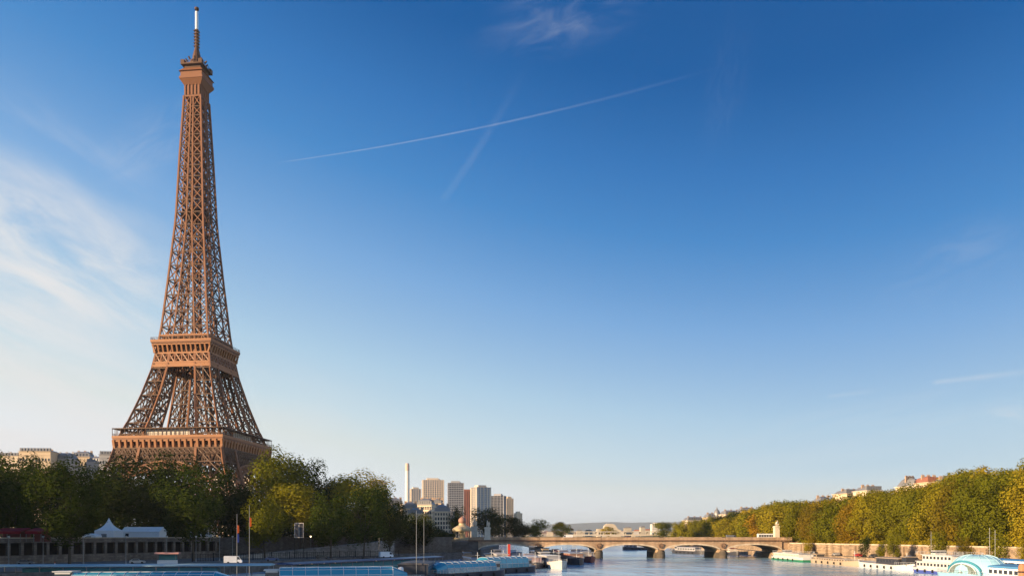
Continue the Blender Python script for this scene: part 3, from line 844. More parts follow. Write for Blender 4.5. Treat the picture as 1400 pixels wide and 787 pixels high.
def crown_mesh(name, seed, m, n=5200, size=.85, nl=26, flat=1.0, low=.0, droop=0.0):
    """leaf clumps spread through a crown one unit wide and one unit tall (z 0..1); trunk space below is left to the trunk"""
    rg = np.random.default_rng(seed)
    cl = []
    while len(cl) < nl:
        p = rg.uniform(-1, 1, 3)
        r = np.linalg.norm(p)
        if r > 1 or r < .30: continue
        shape = 1.0 if p[2] > 0 else 1 - .25 * p[2] ** 2
        cl.append((p[0] * .43 * shape, p[1] * .43 * shape, .5 + p[2] * .44, rg.uniform(.15, .25) * (1.1 - .3 * abs(p[2]))))
    cl = np.array(cl)
    w = cl[:, 3] ** 2; idx = rg.choice(nl, n, p=w / w.sum())
    d = rg.normal(size=(n, 3)); d /= np.linalg.norm(d, axis=1)[:, None]
    rad = cl[idx, 3] * rg.beta(5, 1.1, n) * (1 + .06 * rg.standard_normal(n))
    # sprigs: some leaves shoot past the clump
    c = cl[idx, :3] + d * rad[:, None] * np.array([1, 1, .80])
    if droop: c[:, 2] -= droop * rg.random(n) ** 2 * (np.hypot(c[:, 0], c[:, 1]) / .5)
    q0, q1 = np.percentile(c[:, 2], [2, 97.5]); c[:, 2] = .02 + (c[:, 2] - q0) / (q1 - q0) * .97
    c[:, :2] *= .48 / np.percentile(np.hypot(c[:, 0], c[:, 1]), 96)
    out = c - np.array([0, 0, .42]); out[:, 2] *= .8
    out /= np.linalg.norm(out, axis=1)[:, None] + 1e-6
    nr = d * 1.0 + out * .5 + rg.normal(size=(n, 3)) * .38
    nr /= np.linalg.norm(nr, axis=1)[:, None]
    a = np.cross(nr, rg.normal(size=(n, 3))); a /= np.linalg.norm(a, axis=1)[:, None]
    b = np.cross(nr, a)
    s = rg.uniform(.6, 1.25, n)[:, None] * size / 26.0     # a size in metres for a crown of ~ 15-26 m
    asp = rg.uniform(.55, .95, n)[:, None]
    a = a * np.array([1, 1, .72]); b = b * np.array([1, 1, .72])
    V = np.stack([c - a * s * .5, c - b * s * asp * .35 + nr * s * .08, c + a * s * .5, c + b * s * asp * .35 - nr * s * .05], 1).reshape(-1, 3)
    me = bpy.data.meshes.new(name)
    me.vertices.add(n * 4); me.vertices.foreach_set('co', V.astype(np.float32).ravel())
    me.loops.add(n * 4); me.loops.foreach_set('vertex_index', np.arange(n * 4, dtype=np.int32))
    me.polygons.add(n); me.polygons.foreach_set('loop_start', np.arange(0, n * 4, 4, dtype=np.int32)); me.polygons.foreach_set('loop_total', np.full(n, 4, np.int32))
    me.update(calc_edges=True); me.validate(); me.materials.append(m)
    return me
def trunk_mesh(seed):
    rg = np.random.default_rng(seed + 50)
    mb = MB()
    bend = rg.uniform(-.02, .02, 2)
    mb.tube([(0, 0, -.03), (0, 0, .02), (bend[0], bend[1], .2), (bend[0] * 2, bend[1] * 2, .42), (bend[0] * 2, bend[1] * 3, .70)], [.032, .024, .019, .014, .005], 8)
    for k in range(8):
        t = k * .785 + rg.uniform(-.3, .3); h = rg.uniform(.22, .45); r = rg.uniform(.22, .36); e = h + rg.uniform(.14, .34)
        c, s_ = math.cos(t), math.sin(t)
        mb.tube([(bend[0], bend[1], h), (c * r * .4, s_ * r * .4, h + (e - h) * .55), (c * r, s_ * r, e)], [.010, .007, .003], 6)
        mb.tube([(c * r * .4, s_ * r * .4, h + (e - h) * .55), (c * r * .6 - s_ * .1, s_ * r * .6 + c * .1, e + .08)], [.006, .002], 5)
    return mb.mesh('trunk', M_bark, True)
CROWNS = {}
TRUNKS = [trunk_mesh(i) for i in range(4)]
CL0 = .06      # the crown starts a fifth of the tree's height above the ground
def crown(kind, var, n):
    k = (kind, var, n)
    if k not in CROWNS: CROWNS[k] = crown_mesh('crown', 100 + var * 17 + len(kind) * 3, LM[kind], int(n * 1.25), {5200: 1.4, 9000: 1.15, 2600: 1.8}[n], {9000: 34, 5200: 27, 2600: 24}[n])
    return CROWNS[k]
NTREE = [0]
def tree(kind, x, y, zb, ztop, w, label, group=None, n=5200, low=CL0, name='plane_tree'):
    i = NTREE[0]; NTREE[0] += 1
    h = ztop - zb
    t = thing(name, label, 'tree', (x, y, zb), 0, group)
    tr = link('trunk', TRUNKS[i % 4], t); tr.scale = (h * .62, h * .62, h); tr.rotation_euler.z = i * 2.4
    c = link('crown', crown(kind, i % 3, n), t); c.location = (0, 0, h * low)
    c.scale = (w * random.uniform(.95, 1.08), w * random.uniform(.95, 1.08), h * (1 - low)); c.rotation_euler.z = random.uniform(0, 6.28)
    return t
def ptree(kind, px, ytop, Y, wpx, zb, label, **k):
    return tree(kind, X_(px, Y), Y, zb, Z_(ytop, Y), wpx / F * Y * 1.12, label, **k)

# left bank, those one can tell apart
ptree('green', 20, 638, 252, 84, ST_L, 'broad green plane tree at the far left edge above the red awnings', n=9000, low=.06)
ptree('green', 95, 637, 226, 86, QL, 'tall bright green plane tree on the quay just left of the white peaked tent', n=9000, low=.24)
ptree('green', 264, 646, 264, 82, QL, 'fresh green plane tree hanging over the openings right of the long white tent', n=9000, low=.24)
ptree('olive', 362, 683, 300, 56, QL, 'small yellowish green tree beside the two flag poles', n=5200, low=.22)
ptree('olive', 410, 664, 322, 66, QL + 2, 'thin feathery yellowing tree behind the framed sign board', n=5200, low=.34)
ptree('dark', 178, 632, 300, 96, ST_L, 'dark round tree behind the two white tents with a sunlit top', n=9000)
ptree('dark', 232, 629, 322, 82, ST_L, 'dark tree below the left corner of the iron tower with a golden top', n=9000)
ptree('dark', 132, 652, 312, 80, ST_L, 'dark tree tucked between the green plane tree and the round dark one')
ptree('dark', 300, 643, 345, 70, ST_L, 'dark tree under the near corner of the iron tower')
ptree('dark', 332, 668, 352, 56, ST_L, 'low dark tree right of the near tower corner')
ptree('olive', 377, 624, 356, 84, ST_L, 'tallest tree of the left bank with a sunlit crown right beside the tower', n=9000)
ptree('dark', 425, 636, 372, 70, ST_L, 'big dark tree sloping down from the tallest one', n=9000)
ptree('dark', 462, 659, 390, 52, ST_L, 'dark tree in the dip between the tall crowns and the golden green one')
ptree('olive', 492, 652, 376, 86, ST_L, 'golden green domed tree at the right end of the left bank grove', n=9000)
ptree('dark', 520, 672, 402, 52, ST_L, 'dark tree at the right edge of the golden green domed one')
ptree('dark', 447, 690, 340, 56, QL + 4, 'dark low tree above the upper part of the ramp')
ptree('dark', 500, 694, 352, 52, QL + 4, 'dark low tree beside the lit lamp above the ramp')
ptree('dark', 548, 702, 430, 44, ST_L, 'small dark round tree in front of the pale apartment houses')
ptree('olive', 574, 704, 440, 42, ST_L, 'small yellow tipped tree in front of the pale apartment houses')
ptree('dark', 597, 722, 425, 26, ST_L, 'low dark shrub like tree left of the carousel')
ptree('dark', 625, 694, 520, 24, ST_L, 'narrow dark tree right behind the carousel roof', low=.08)
ptree('dark', 668, 696, 560, 50, ST_L, 'large dark tree between the two statue pylons on the left', low=.1)
ptree('dark', 692, 706, 580, 44, ST_L, 'dark tree below the dark glass high rise', low=.1)
ptree('dark', 709, 718, 590, 26, ST_L, 'low dark tree below the last small high rise', low=.1)
ptree('olive', 734, 711, 600, 30, ST_L, 'round yellow topped tree over the left part of the bridge', low=.1)
ptree('dark', 716, 718, 585, 20, ST_L, 'small dark tree left of the round yellow topped one', low=.1)
ptree('yellow', 768, 714, 640, 28, ST_L, 'small yellow tree seen over the second arch of the bridge', low=.1)
ptree('yellow', 832, 720, 1150, 24, ST_L, 'tiny yellow tree before the far gabled building', low=.1, n=2600)
ptree('olive', 905, 714, 700, 28, 9, 'low olive tree at the left foot of the right bank slope', low=.1)
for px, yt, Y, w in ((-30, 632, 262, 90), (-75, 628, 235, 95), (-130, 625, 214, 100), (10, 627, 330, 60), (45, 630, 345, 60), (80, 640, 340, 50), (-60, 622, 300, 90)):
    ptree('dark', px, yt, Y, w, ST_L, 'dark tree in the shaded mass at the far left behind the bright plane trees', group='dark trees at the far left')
ptree('green', 452, 676, 298, 58, QL, 'green tree in front of the ramp right of the sign board', low=.22)
ptree('green', 497, 668, 306, 60, QL, 'green tree in front of the upper ramp by the lit lamp', low=.22)
ptree('dark', 533, 688, 322, 46, QL, 'dark tree at the top end of the ramp', low=.2)
ptree('dark', 572, 712, 372, 44, QL + 3, 'low dark tree on the terrace behind the two thin masts', low=.08)
for x, y in ((-128, 172), (-120, 152), (-116, 134), (-126, 118), (-122, 98), (-140, 160), (-146, 140)):  # unseen trees added out of frame to cast shade on the quay
    tree('green', x, y, QL, QL + 25, 17, 'unseen plane tree added outside the left edge to shade the quay', 'unseen trees added to shade the left quay', 5200, .12)
for px, yt, Y, w in ((205, 655, 395, 60), (260, 660, 400, 60), (150, 650, 400, 60), (345, 672, 420, 46), (405, 660, 420, 50)):
    ptree('dark', px, yt, Y, w, ST_L, 'dark tree deep in the grove at the foot of the iron tower', group='trees around the tower foot')

# right bank: three rows along the street and the wooded slope behind
outl = itp([(900, 716), (920, 714), (960, 708), (985, 704), (1010, 697), (1035, 693), (1055, 688), (1070, 684), (1100, 685), (1130, 682), (1160, 678), (1200, 668), (1235, 667), (1265, 661), (1298, 654), (1312, 642), (1330, 638), (1352, 638), (1372, 643), (1400, 636), (1460, 620), (1600, 600)])
FR = [
 (398, 'yellow', 'bright yellow tree at the right end of the bridge'),
 (383, 'rust', 'orange brown tree just right of the bright yellow one by the bridge'),
 (368, 'olive', 'olive green tree above the stern of the green and white tour boat'),
 (354, 'rust', 'rusty brown tree above the long low cream barge'),
 (340, 'yellow', 'golden tree above the right half of the long cream barge'),
 (326, 'olive', 'dense green tree above the white barge with the dark cabin'),
 (313, 'olive', 'green tree above the bow of the white barge with the dark cabin'),
 (300, 'yellow', 'yellow tree above the stern of the blue and white cruise boat'),
 (288, 'rust', 'orange tinged tree above the middle of the blue and white cruise boat'),
 (276, 'olive', 'dark olive tree behind the tall mast at the glass fronted boat'),
 (264, 'olive', 'shaggy green tree above the pale blue glass dome'),
 (252, 'olive', 'yellow green tree at the right edge of the picture'),
]
for k, (Y, kd, lab) in enumerate(FR):
    x = wallR(Y) + 5 + random.uniform(-1, 1.5)
    px = CX + F * x / Y
    zt = min(max(Z_(outl(px) + 4 + random.uniform(0, 9), Y), ST_R + 15), ST_R + 22)
    tree(kd, x, Y, ST_R, zt, random.uniform(16.5, 20), lab, 'plane trees along the right bank quay', 9000, -.04)
for Y in (240, 228, 214): tree('olive', wallR(Y) + 5, Y, ST_R, ST_R + 22, 16, 'olive tree just beyond the right edge of the picture', 'trees past the right edge', 5200, .03)
kinds = ['olive', 'olive', 'yellow', 'olive', 'rust', 'olive', 'olive', 'yellow']
tint = {'olive': 'olive green', 'yellow': 'yellowing', 'rust': 'rusty brown', 'dark': 'dark green'}
q = 0
for dist, step, drop in ((17, 12, 8), (31, 13, 5), (48, 14, 3), (68, 15, 1), (95, 17, 0), (128, 20, 0)):
    Y = 400.0
    while Y > 200:
        x = wallR(Y) + dist + random.uniform(-3, 3); yy = Y + random.uniform(-3, 3)
        px = CX + F * x / yy; zb = gz(x, yy)
        if px < 1500:
            zt = Z_(outl(px) + drop + random.uniform(0, 6), yy)
            zt = min(max(zt, zb + 11), zb + 25)
            if Z_(outl(px) - 3, yy) > zb + 7:
                zt = min(zt, Z_(outl(px) - 2, yy))
                kd = kinds[(q * 5 + int(dist)) % 8]; q += 1
                tree(kd, x, yy, zb, zt, random.uniform(15, 19) * min(1, (zt - zb) / 16), '%s tree in the wooded bank behind the right quay row' % tint[kd], 'wooded bank behind the quay', 5200, .0)
        Y -= step
for dist, step in ((8, 13), (22, 15), (40, 17), (62, 20), (95, 24), (135, 28)):
    Y = 446.0
    while Y < 860:
        x = wallR(Y) + dist + random.uniform(-4, 4); yy = Y + random.uniform(-4, 4)
        px = CX + F * x / yy; zb = gz(x, yy)
        if 905 < px < 1180:
            zt = Z_(outl(px) + (7 if dist < 30 else 2) + random.uniform(0, 6), yy)
            zt = min(max(zt, zb + 9), zb + 24)
            if Z_(outl(px) - 1, yy) > zb + 6:
                zt = min(zt, Z_(outl(px) - 1, yy))
                kd = kinds[(q * 3 + int(dist)) % 8]; q += 1
                tree(kd, x, yy, zb, zt, random.uniform(15, 20) * min(1.1, (zt - zb) / 14), '%s tree on the wooded slope beyond the bridge' % tint[kd], 'trees on the slope beyond the bridge', 2600, -.02)
        Y += step
px = 1072.0
while px < 1325:
    Y = float(np.interp(px, [1070, 1140, 1200, 1230, 1325], [530, 470, 440, 395, 375]))
    x = X_(px, Y); zb = gz(x, Y); zt = Z_(outl(px) + 3 + random.uniform(0, 5), Y)
    kd = kinds[int(px * 7) % 8]
    tree(kd, x, Y, zb, max(zt, zb + 10), random.uniform(15, 19), '%s tree high on the slope right below the hillside houses' % tint[kd], 'trees below the hillside houses', 5200, -.02); q += 1
    px += 11
px = 925.0
while px < 1075:
    Y = float(np.interp(px, [920, 1000, 1075], [750, 700, 540]))
    x = X_(px, Y); zb = gz(x, Y); zt = Z_(outl(px) + 1 + random.uniform(0, 4), Y)
    kd = kinds[int(px * 3) % 8]
    tree(kd, x, Y, zb, max(zt, zb + 8), random.uniform(15, 19), '%s tree below the ridge houses beyond the bridge' % tint[kd], 'trees below the ridge houses', 2600, -.02)
    px += 8
for px, Y, h, kd, lab in ((1092, 372, 7, 'olive', 'small bush at the foot of the sunlit wall beside the green striped boat'), (1168, 318, 8, 'dark', 'dark slim sapling in front of the sunlit wall behind the cream barge'), (1186, 305, 6, 'olive', 'low olive bush on the quay behind the white barge'), (1208, 296, 9, 'olive', 'slender young tree before the wall above the white barge'), (1262, 268, 10, 'yellow', 'bright orange yellow young tree before the wall left of the mast'), (1300, 252, 8, 'rust', 'rusty young tree on the quay behind the cruise boat'), (1342, 236, 9, 'yellow', 'yellow young tree on the quay behind the glass dome'), (1380, 224, 8, 'olive', 'olive young tree on the quay behind the blue awning')):
    x = min(max(X_(px, Y), edgeR(Y) + 2), wallR(Y) - 1.5)
    tree(kd, x, Y, QR, QR + h, h * .7, lab, None, 2600, .1, 'young_tree')
print('trees', NTREE[0])

# ------------------------------------------------------------------ buildings
M_win = mat('window_glass', (.035, .04, .05), .15, 0, .3, .2, spec=.7)
M_zinc = mat('zinc_roof', (.22, .22, .23), .45, .2, .15, .4)
M_cream = mat('cream_render', (.62, .48, .33), .85, 0, .10, .15, streaks=.05)
M_cream2 = mat('pale_render', (.70, .58, .44), .85, 0, .10, .15, streaks=.05)
M_grey = mat('grey_render', (.36, .35, .36), .85, 0, .12, .15, streaks=.06)
M_conc = mat('beige_concrete', (.60, .50, .40), .85, 0, .10, .05, streaks=.08)
M_brick = mat('red_brown_cladding', (.30, .12, .08), .8, 0, .12, .05)
M_dglass = mat('dark_tower_glass', (.035, .042, .06), .22, .0, .25, .04, spec=.7)
M_bglass = mat('blue_grey_glass', (.16, .20, .26), .2, .0, .25, .04, spec=.7)
M_chim = mat('chimney_pots', (.40, .28, .20), .9)

def tower_block(name, label, px0, px1, ytop, Y, rz, ratio, m_core, m_grid, floors, bays, group=None, gridt=.45, slab=.55):
    """a high rise: glass core, floor bands and piers standing proud of it, plant room on the roof"""
    c, s_ = abs(math.cos(rz)), abs(math.sin(rz))
    W = (px1 - px0) / F * Y
    w = W / (c + ratio * s_); d = w * ratio
    x = X_((px0 + px1) / 2, Y); zt = Z_(ytop, Y); zb = gz(x, Y) - .5
    h = zt - zb
    t = thing(name, label, 'high rise', (x, Y, zb), rz, group)
    mb = MB(); mb.bz(-w / 2 + .6, w / 2 - .6, -d / 2 + .6, d / 2 - .6, 0, h - .4); mb.build('glazed_core', m_core, t)
    gm = MB(); fh = h / floors
    for i in range(floors + 1):
        z = i * fh; gm.bz(-w / 2 + .25, w / 2 - .25, -d / 2 + .25, d / 2 - .25, max(0, z - slab * fh / 2), min(h, z + slab * fh / 2))
    gm.build('floor_bands', m_grid, t)
    pm = MB()
    for (a, n_, ax) in ((w, bays, 0), (d, max(2, int(bays * ratio + .5)), 1)):
        for k in range(n_ + 1):
            u = -a / 2 + a * k / n_
            for sg in (-1, 1):
                e = (d if ax == 0 else w) / 2
                wd = gridt * (2.2 if k in (0, n_) else 1)
                if ax == 0: pm.box(u * (1 - wd / a), sg * (e - .2), h / 2, wd, .8, h + .3)
                else: pm.box(sg * (e - .2), u * (1 - wd / a), h / 2 - .01, .8, wd, h + .29)
    pm.build('facade_piers', m_grid, t)
    rm = MB(); rm.bz(-w * .3, w * .25, -d * .3, d * .3, h - .3, h + 3.2); rm.bz(w * .05, w * .33, -d * .2, d * .15, h - .31, h + 1.8)
    rm.build('roof_plant_room', m_grid, t)
    return t
tower_block('high_rise', 'pale pinkish high rise peeking out behind the golden green tree', 505, 529, 658, 1420, R(24), .7, M_grey, M_cream, 30, 5)
tower_block('high_rise', 'narrow pale high rise just right of the tall white chimney', 560, 576, 668, 1500, R(20), .7, M_conc, M_conc, 26, 4)
tower_block('high_rise', 'wide beige high rise with dark vertical joint, the broadest of the skyline', 576.5, 607.5, 656, 1300, R(10), .5, M_grey, M_conc, 30, 9, gridt=1.1, slab=.35)
tower_block('high_rise', 'dark grey slab high rise right of the wide beige one', 611.5, 634.5, 660, 1260, R(6), .6, M_dglass, M_grey, 30, 9, slab=.3)
tower_block('high_rise', 'reddish brown high rise squeezed between the grey and the blue one', 630, 648, 671, 1400, R(10), .7, M_brick, M_brick, 28, 5)
tower_block('high_rise', 'blue grey glass high rise with a narrow sunlit left side', 643, 671.5, 666, 1180, R(28), .9, M_bglass, M_conc, 28, 4, gridt=1.2, slab=.15)
tower_block('high_rise', 'dark glass high rise with a pale right hand wall', 671, 692, 677.5, 1240, R(-14), .7, M_dglass, M_grey, 27, 4, slab=.15)
tower_block('high_rise', 'slim warm beige high rise, second from the right of the skyline', 689.5, 702, 681, 1330, R(22), .8, M_conc, M_cream, 28, 4)
tower_block('high_rise', 'small pale block at the right end of the skyline, lower than the rest', 702.5, 714, 701, 1450, R(38), .8, M_cream2, M_cream2, 18, 4)
# chimney
Y = 1250.0; x = X_(557, Y); zb = ST_L
t = thing('chimney', 'tall slender white chimney with a reddish tip rising above the pale houses', 'chimney', (x, Y, zb))
h = Z_(633, Y) - zb; M_ch = mat('white_concrete', (.78, .72, .64), .8, 0, .06, .05)
mb = MB(); mb.lathe([(4.2, 0), (3.7, h * .3), (3.3, h * .90), (3.3, h * .901)], 16); mb.build('shaft', M_ch, t, True)
mb = MB(); mb.lathe([(3.35, h * .898), (3.3, h * .97), (2.9, h * .972), (2.9, h)], 16); mb.build('red_tip', mat('faded_red_paint', (.66, .46, .37), .8), t)

# stone apartment houses: wall, cornices, mansard roof with dormers, chimneys, windows one by one
winm = MB(); winm.bz(-.6, .6, -.12, .12, 0, 2.1); WINM = winm.mesh('window', M_win)
frm = MB(); frm.bz(-.8, .8, -.06, .10, -.15, .02)
def apartment(label, x, y, zb, w, d, h, rz, floors, bays, m, name='apartment_house', roofh=5.0, windows=True, group=None, mroof=None, dome=False, faces=('f',), cat='apartment house'):
    t = thing(name, label, cat, (x, y, zb), rz, group)
    mb = MB(); mb.bz(-w / 2, w / 2, -d / 2, d / 2, 0, h); mb.build('wall', m, t)
    cm = MB()
    for z, o in ((h - .2, .55), (h - 3.2, .35), (4.0, .3)): cm.bz(-w / 2 - o, w / 2 + o, -d / 2 - o, d / 2 + o, z, z + .35)
    cm.build('cornice', m, t)
    rm = MB(); a, b_ = w / 2 - .3, d / 2 - .3; i_ = 1.9
    z0, z1 = h + .16, h + .16 + roofh * .72
    rm.add([(-a, -b_, z0), (a, -b_, z0), (a, b_, z0), (-a, b_, z0), (-a + i_, -b_ + i_, z1), (a - i_, -b_ + i_, z1), (a - i_, b_ - i_, z1), (-a + i_, b_ - i_, z1), (-a + i_ + 2, 0, z1 + roofh * .28), (a - i_ - 2, 0, z1 + roofh * .28)],
           [(0, 1, 5, 4), (1, 2, 6, 5), (2, 3, 7, 6), (3, 0, 4, 7), (4, 5, 9, 8), (6, 7, 8, 9), (5, 6, 9), (7, 4, 8)])
    for k in range(bays):
        u = -w / 2 + w * (k + .5) / bays
        rm.bz(u - .75, u + .75, -b_ + .25, -b_ + 2.2, z0 + .4, z0 + 2.6)
    ro = rm.build('roof', mroof or M_zinc, t)
    km = MB()
    for k in range(3):
        u = -w / 2 + w * (k + .5) / 3 + .8
        km.bz(u - .9, u + .9, .5, 1.3, z1 - 1.5, z1 + roofh * .28 + .5)
        for q_ in range(4): km.bz(u - .8 + q_ * .45, u - .6 + q_ * .45, .8, 1.0, z1 + roofh * .28 + .503, z1 + roofh * .28 + 1.0)
    km.build('chimney', M_chim if m is not M_grey else M_grey, ro)
    if dome:
        dm = MB(); dm.lathe([(3.4, h - .1), (3.4, h + 2), (3.2, h + 4), (2.4, h + 6.4), (1.0, h + 8), (.4, h + 9.5), (.1, h + 11)], 12, (w / 2 - 3, -d / 2 + 3, 0))
        dm.build('corner_dome', mroof or M_zinc, t)
    if windows:
        fh = (h - 1.0) / floors
        for f_ in faces:
            L = w if f_ == 'f' else d
            nb = bays if f_ == 'f' else max(2, int(round(bays * d / w)))
            for i in range(floors):
                for k in range(nb):
                    u = -L / 2 + L * (k + .5) / nb; z = .9 + i * fh
                    if f_ == 'f': p = (u, -d / 2, z); r_ = 0
                    elif f_ == 'l': p = (-w / 2, u, z); r_ = R(90)
                    else: p = (w / 2, u, z); r_ = R(90)
                    o = link('window', WINM, t, p, r_)
    return t
def papt(label, px0, px1, ytop, Y, d, rz, floors, bays, m, **k):
    """ytop is the eaves line of the house"""
    c, s_ = abs(math.cos(rz)), abs(math.sin(rz))
    w = ((px1 - px0) / F * Y - d * s_) / c; x = X_((px0 + px1) / 2, Y)
    zb = k.pop('zb', None)
    zb = gz(x, Y) - .4 if zb is None else zb
    return apartment(label, x, Y, zb, w, d, Z_(ytop, Y) - zb, rz, floors, bays, m, **k)
# group of pale houses below the skyline
papt('pale stone house left of the chimney foot, half hidden by the golden green tree', 527, 552, 689, 640, 12, R(14), 7, 6, M_cream2, faces=('f', 'l'))
papt('sunlit cream house below the white chimney', 548, 572, 695, 600, 12, R(10), 6, 6, M_cream, faces=('f',))
papt('tall cream house with dark roof below the wide beige high rise', 569, 596, 690, 620, 13, R(-12), 7, 7, M_cream2, faces=('f', 'r'))
papt('cream house with rows of windows left of the carousel', 590, 617, 699, 570, 14, R(12), 6, 6, M_cream2, faces=('f',))
papt('low warm lit house in front of the narrow pale high rise', 556, 580, 702, 560, 12, R(6), 5, 6, M_cream2, faces=('f',), roofh=4)
papt('pale house with a mansard roof right below the wide beige high rise', 590, 606, 688, 680, 12, R(-6), 7, 5, M_cream, faces=('f',), roofh=4)
papt('cream house squeezed between the golden green tree and the chimney', 532, 546, 698, 560, 11, R(8), 5, 4, M_cream, faces=('f',), roofh=4)
papt('light grey house at the foot of the dark grey high rise', 606, 624, 704, 700, 12, R(10), 6, 5, M_grey, faces=('f',), roofh=4)
# roofs behind the left bank trees
papt('broad sunlit orange stone building at the far left skyline', 33, 76, 618, 640, 16, R(4), 9, 10, M_cream, roofh=1.6)
papt('low cream building at the left edge behind the trees', -6, 31, 624, 660, 14, R(4), 8, 9, M_cream2, roofh=3)
papt('blue grey slate roofed house right of the broad orange one', 74, 104, 628, 650, 14, R(-6), 8, 7, M_grey, roofh=5.5)
papt('small warm lit house with chimneys left of the tower', 101, 128, 625, 690, 14, R(6), 9, 6, M_cream, roofh=5)
papt('shaded blue roofed house between the warm house and the tower', 122, 150, 632, 660, 13, R(-8), 8, 6, M_grey, roofh=5)
papt('tall grey block standing against the left edge of the tower platform', 139, 164, 622, 640, 14, R(8), 9, 6, M_grey, roofh=1.5)
papt('pale building seen through the foot of the tower', 296, 344, 652, 700, 14, R(0), 9, 9, M_cream2, roofh=3)
# hill on the right
papt('long cream building on the hilltop left of the dome', 934, 964, 711, 800, 14, R(12), 6, 8, M_cream2, roofh=3.5)
papt('sunlit house with a dark corner dome on the slope beyond the bridge', 962, 984, 707, 770, 13, R(10), 6, 5, M_cream, dome=True, roofh=4)
papt('row of pale houses on the ridge right of the dome', 984, 1014, 703, 760, 13, R(14), 6, 8, M_cream2, roofh=4)
papt('grey roofed house on the ridge above the wooded slope', 1008, 1032, 700, 740, 13, R(6), 6, 6, M_cream, roofh=4.5)
papt('small dark roofed house peeking over the trees left of the long hillside house', 1112, 1137, 689, 560, 12, R(8), 6, 5, M_conc, roofh=5.5, mroof=M_zinc)
papt('long sunlit pinkish house with a flat dark roof on the hillside', 1143, 1176, 675, 500, 14, R(14), 7, 8, M_cream, roofh=2.5)
papt('stepped cream house adjoining the long pinkish one', 1172, 1200, 671, 480, 14, R(10), 7, 6, M_cream2, roofh=3)
papt('bright cream house with a pointed roof at the top of the slope', 1230, 1258, 665, 430, 13, R(22), 7, 6, M_cream2, roofh=5)
papt('house with a red brown gable end at the top of the slope', 1254, 1284, 660, 420, 14, R(8), 7, 6, M_cream, roofh=3.5, mroof=M_brick)
papt('low pale house half sunk in the trees at the top right', 1280, 1306, 658, 410, 13, R(4), 7, 5, M_conc, roofh=2)
# street front outside the frame on the left: it shades the quay
for k, (x, y, h) in enumerate(((-222, 212, 27), (-238, 184, 29), (-254, 156, 27), (-268, 128, 30), (-282, 100, 28), (-296, 70, 29), (-310, 40, 28), (-205, 238, 24))):
    apartment('cream stone apartment house in the street front left of the picture', x, y, ST_L, 32, 15, h, R(-62), 7, 9, M_cream2, windows=False, group='street front left of the picture')
for k in range(5):
    x, y = -322 - k * 14, 250 + k * 12
    if x / y < -.72: apartment('cream stone apartment house in the second street left of the picture', x, y, ST_L, 34, 15, 31, R(-40), 7, 9, M_cream2, windows=False, group='second street left of the picture')

# far beyond the bridge
M_far = mat('distant_pale_stone', (.42, .37, .30), .9, 0, .12, .1)  # duller tone for the buildings far behind the bridge
M_far2 = mat('distant_cream_stone', (.50, .43, .34), .9, 0, .12, .1)
t = thing('viaduct', 'long low pale viaduct crossing the river far behind the bridge', 'bridge', (X_(845, 1000), 1000, 0))
w = 160 / F * 1000
mb = MB(); mb.bz(-w / 2, w / 2, -6, 6, 11.5, 13.2); mb.bz(-w / 2, w / 2, -5, 5, 16.0, 17.0); mb.build('deck', M_far2, t)
for k in range(17):
    mb = MB(); u = -w / 2 + w * k / 16; mb.box(u, 0, 14.6, 1.2, 6, 2.8); mb.build('column', M_far, t)
for k in range(4):
    mb = MB(); u = -w / 2 + w * (k + .5) / 4; mb.box(u, 0, 5, 5, 14, 13); mb.build('pier', M_far, t)
Y = 1250.0
t = thing('gabled_hall', 'pale hall with a stepped gable far behind the bridge', 'hall', (X_(832, Y), Y, ST_L))
s_ = Y / F
mb = MB(); zt = lambda y: Z_(y, Y) - ST_L
P = [(-16, 0), (16, 0), (16, zt(724)), (12, zt(723)), (8, zt(717)), (4, zt(715.5)), (-3, zt(715.5)), (-6, zt(718)), (-7, zt(721.5)), (-16, zt(722.5))]
mb.ext([(a * s_, b_) for a, b_ in P], -9, 9); mb.build('wall', M_far2, t)
mb = MB()
for k in range(9): mb.bz((-14 + k * 3.2) * s_, (-12.6 + k * 3.2) * s_, -9.15, -8.9, 3, 9)
mb.build('arched_openings', M_win, t)
rg = np.random.default_rng(5)
def small_house(x, y, zb, w, h, d, m, label, group):
    t = thing('distant_house', label, 'house', (x, y, zb), rg.uniform(-.3, .3), group)
    mb = MB(); mb.bz(-w / 2, w / 2, -d / 2, d / 2, 0, h)
    for f_ in range(int(h // 3.4)): mb.bz(-w / 2 - .25, w / 2 + .25, -d / 2 - .25, d / 2 + .25, f_ * 3.4 + 2.9, f_ * 3.4 + 3.2)
    mb.build('wall', m, t)
    mb = MB(); mb.ext([(-w / 2 - .3, h + .01), (w / 2 + .3, h + .01), (w * .3, h + 2.6), (-w * .3, h + 2.6)], -d / 2 - .3, d / 2 + .3); mb.build('roof', M_zinc if rg.random() < .6 else M_brick, t)
for px, yt, Y, wpx, m in ((779, 722, 1500, 9, M_far2), (792, 724, 1600, 8, M_far), (805, 724, 1450, 9, M_far2), (858, 720, 1500, 10, M_far), (871, 724, 1600, 9, M_grey), (878, 719, 1480, 6, M_far2), (886, 723, 1550, 8, M_far)):
    small_house(X_(px, Y), Y, ST_L, wpx / F * Y, Z_(yt, Y) - ST_L - 2, 12, m, 'small pale house in the low row far behind the bridge', 'low houses far behind the bridge')
Y = 1350.0
t = thing('white_block', 'upright white block right of the far low houses', 'block', (X_(895.5, Y), Y, ST_L))
mb = MB(); mb.bz(-7, 7, -7, 7, 0, Z_(716, Y) - ST_L); mb.bz(-3, 4, -3, 3, Z_(716, Y) - ST_L - .01, Z_(714, Y) - ST_L); mb.build('wall', M_ch, t)
mb = MB()
for k in range(7): mb.bz(-5.5, 5.5, -7.12, -6.9, 2 + k * 3.2, 3.3 + k * 3.2)
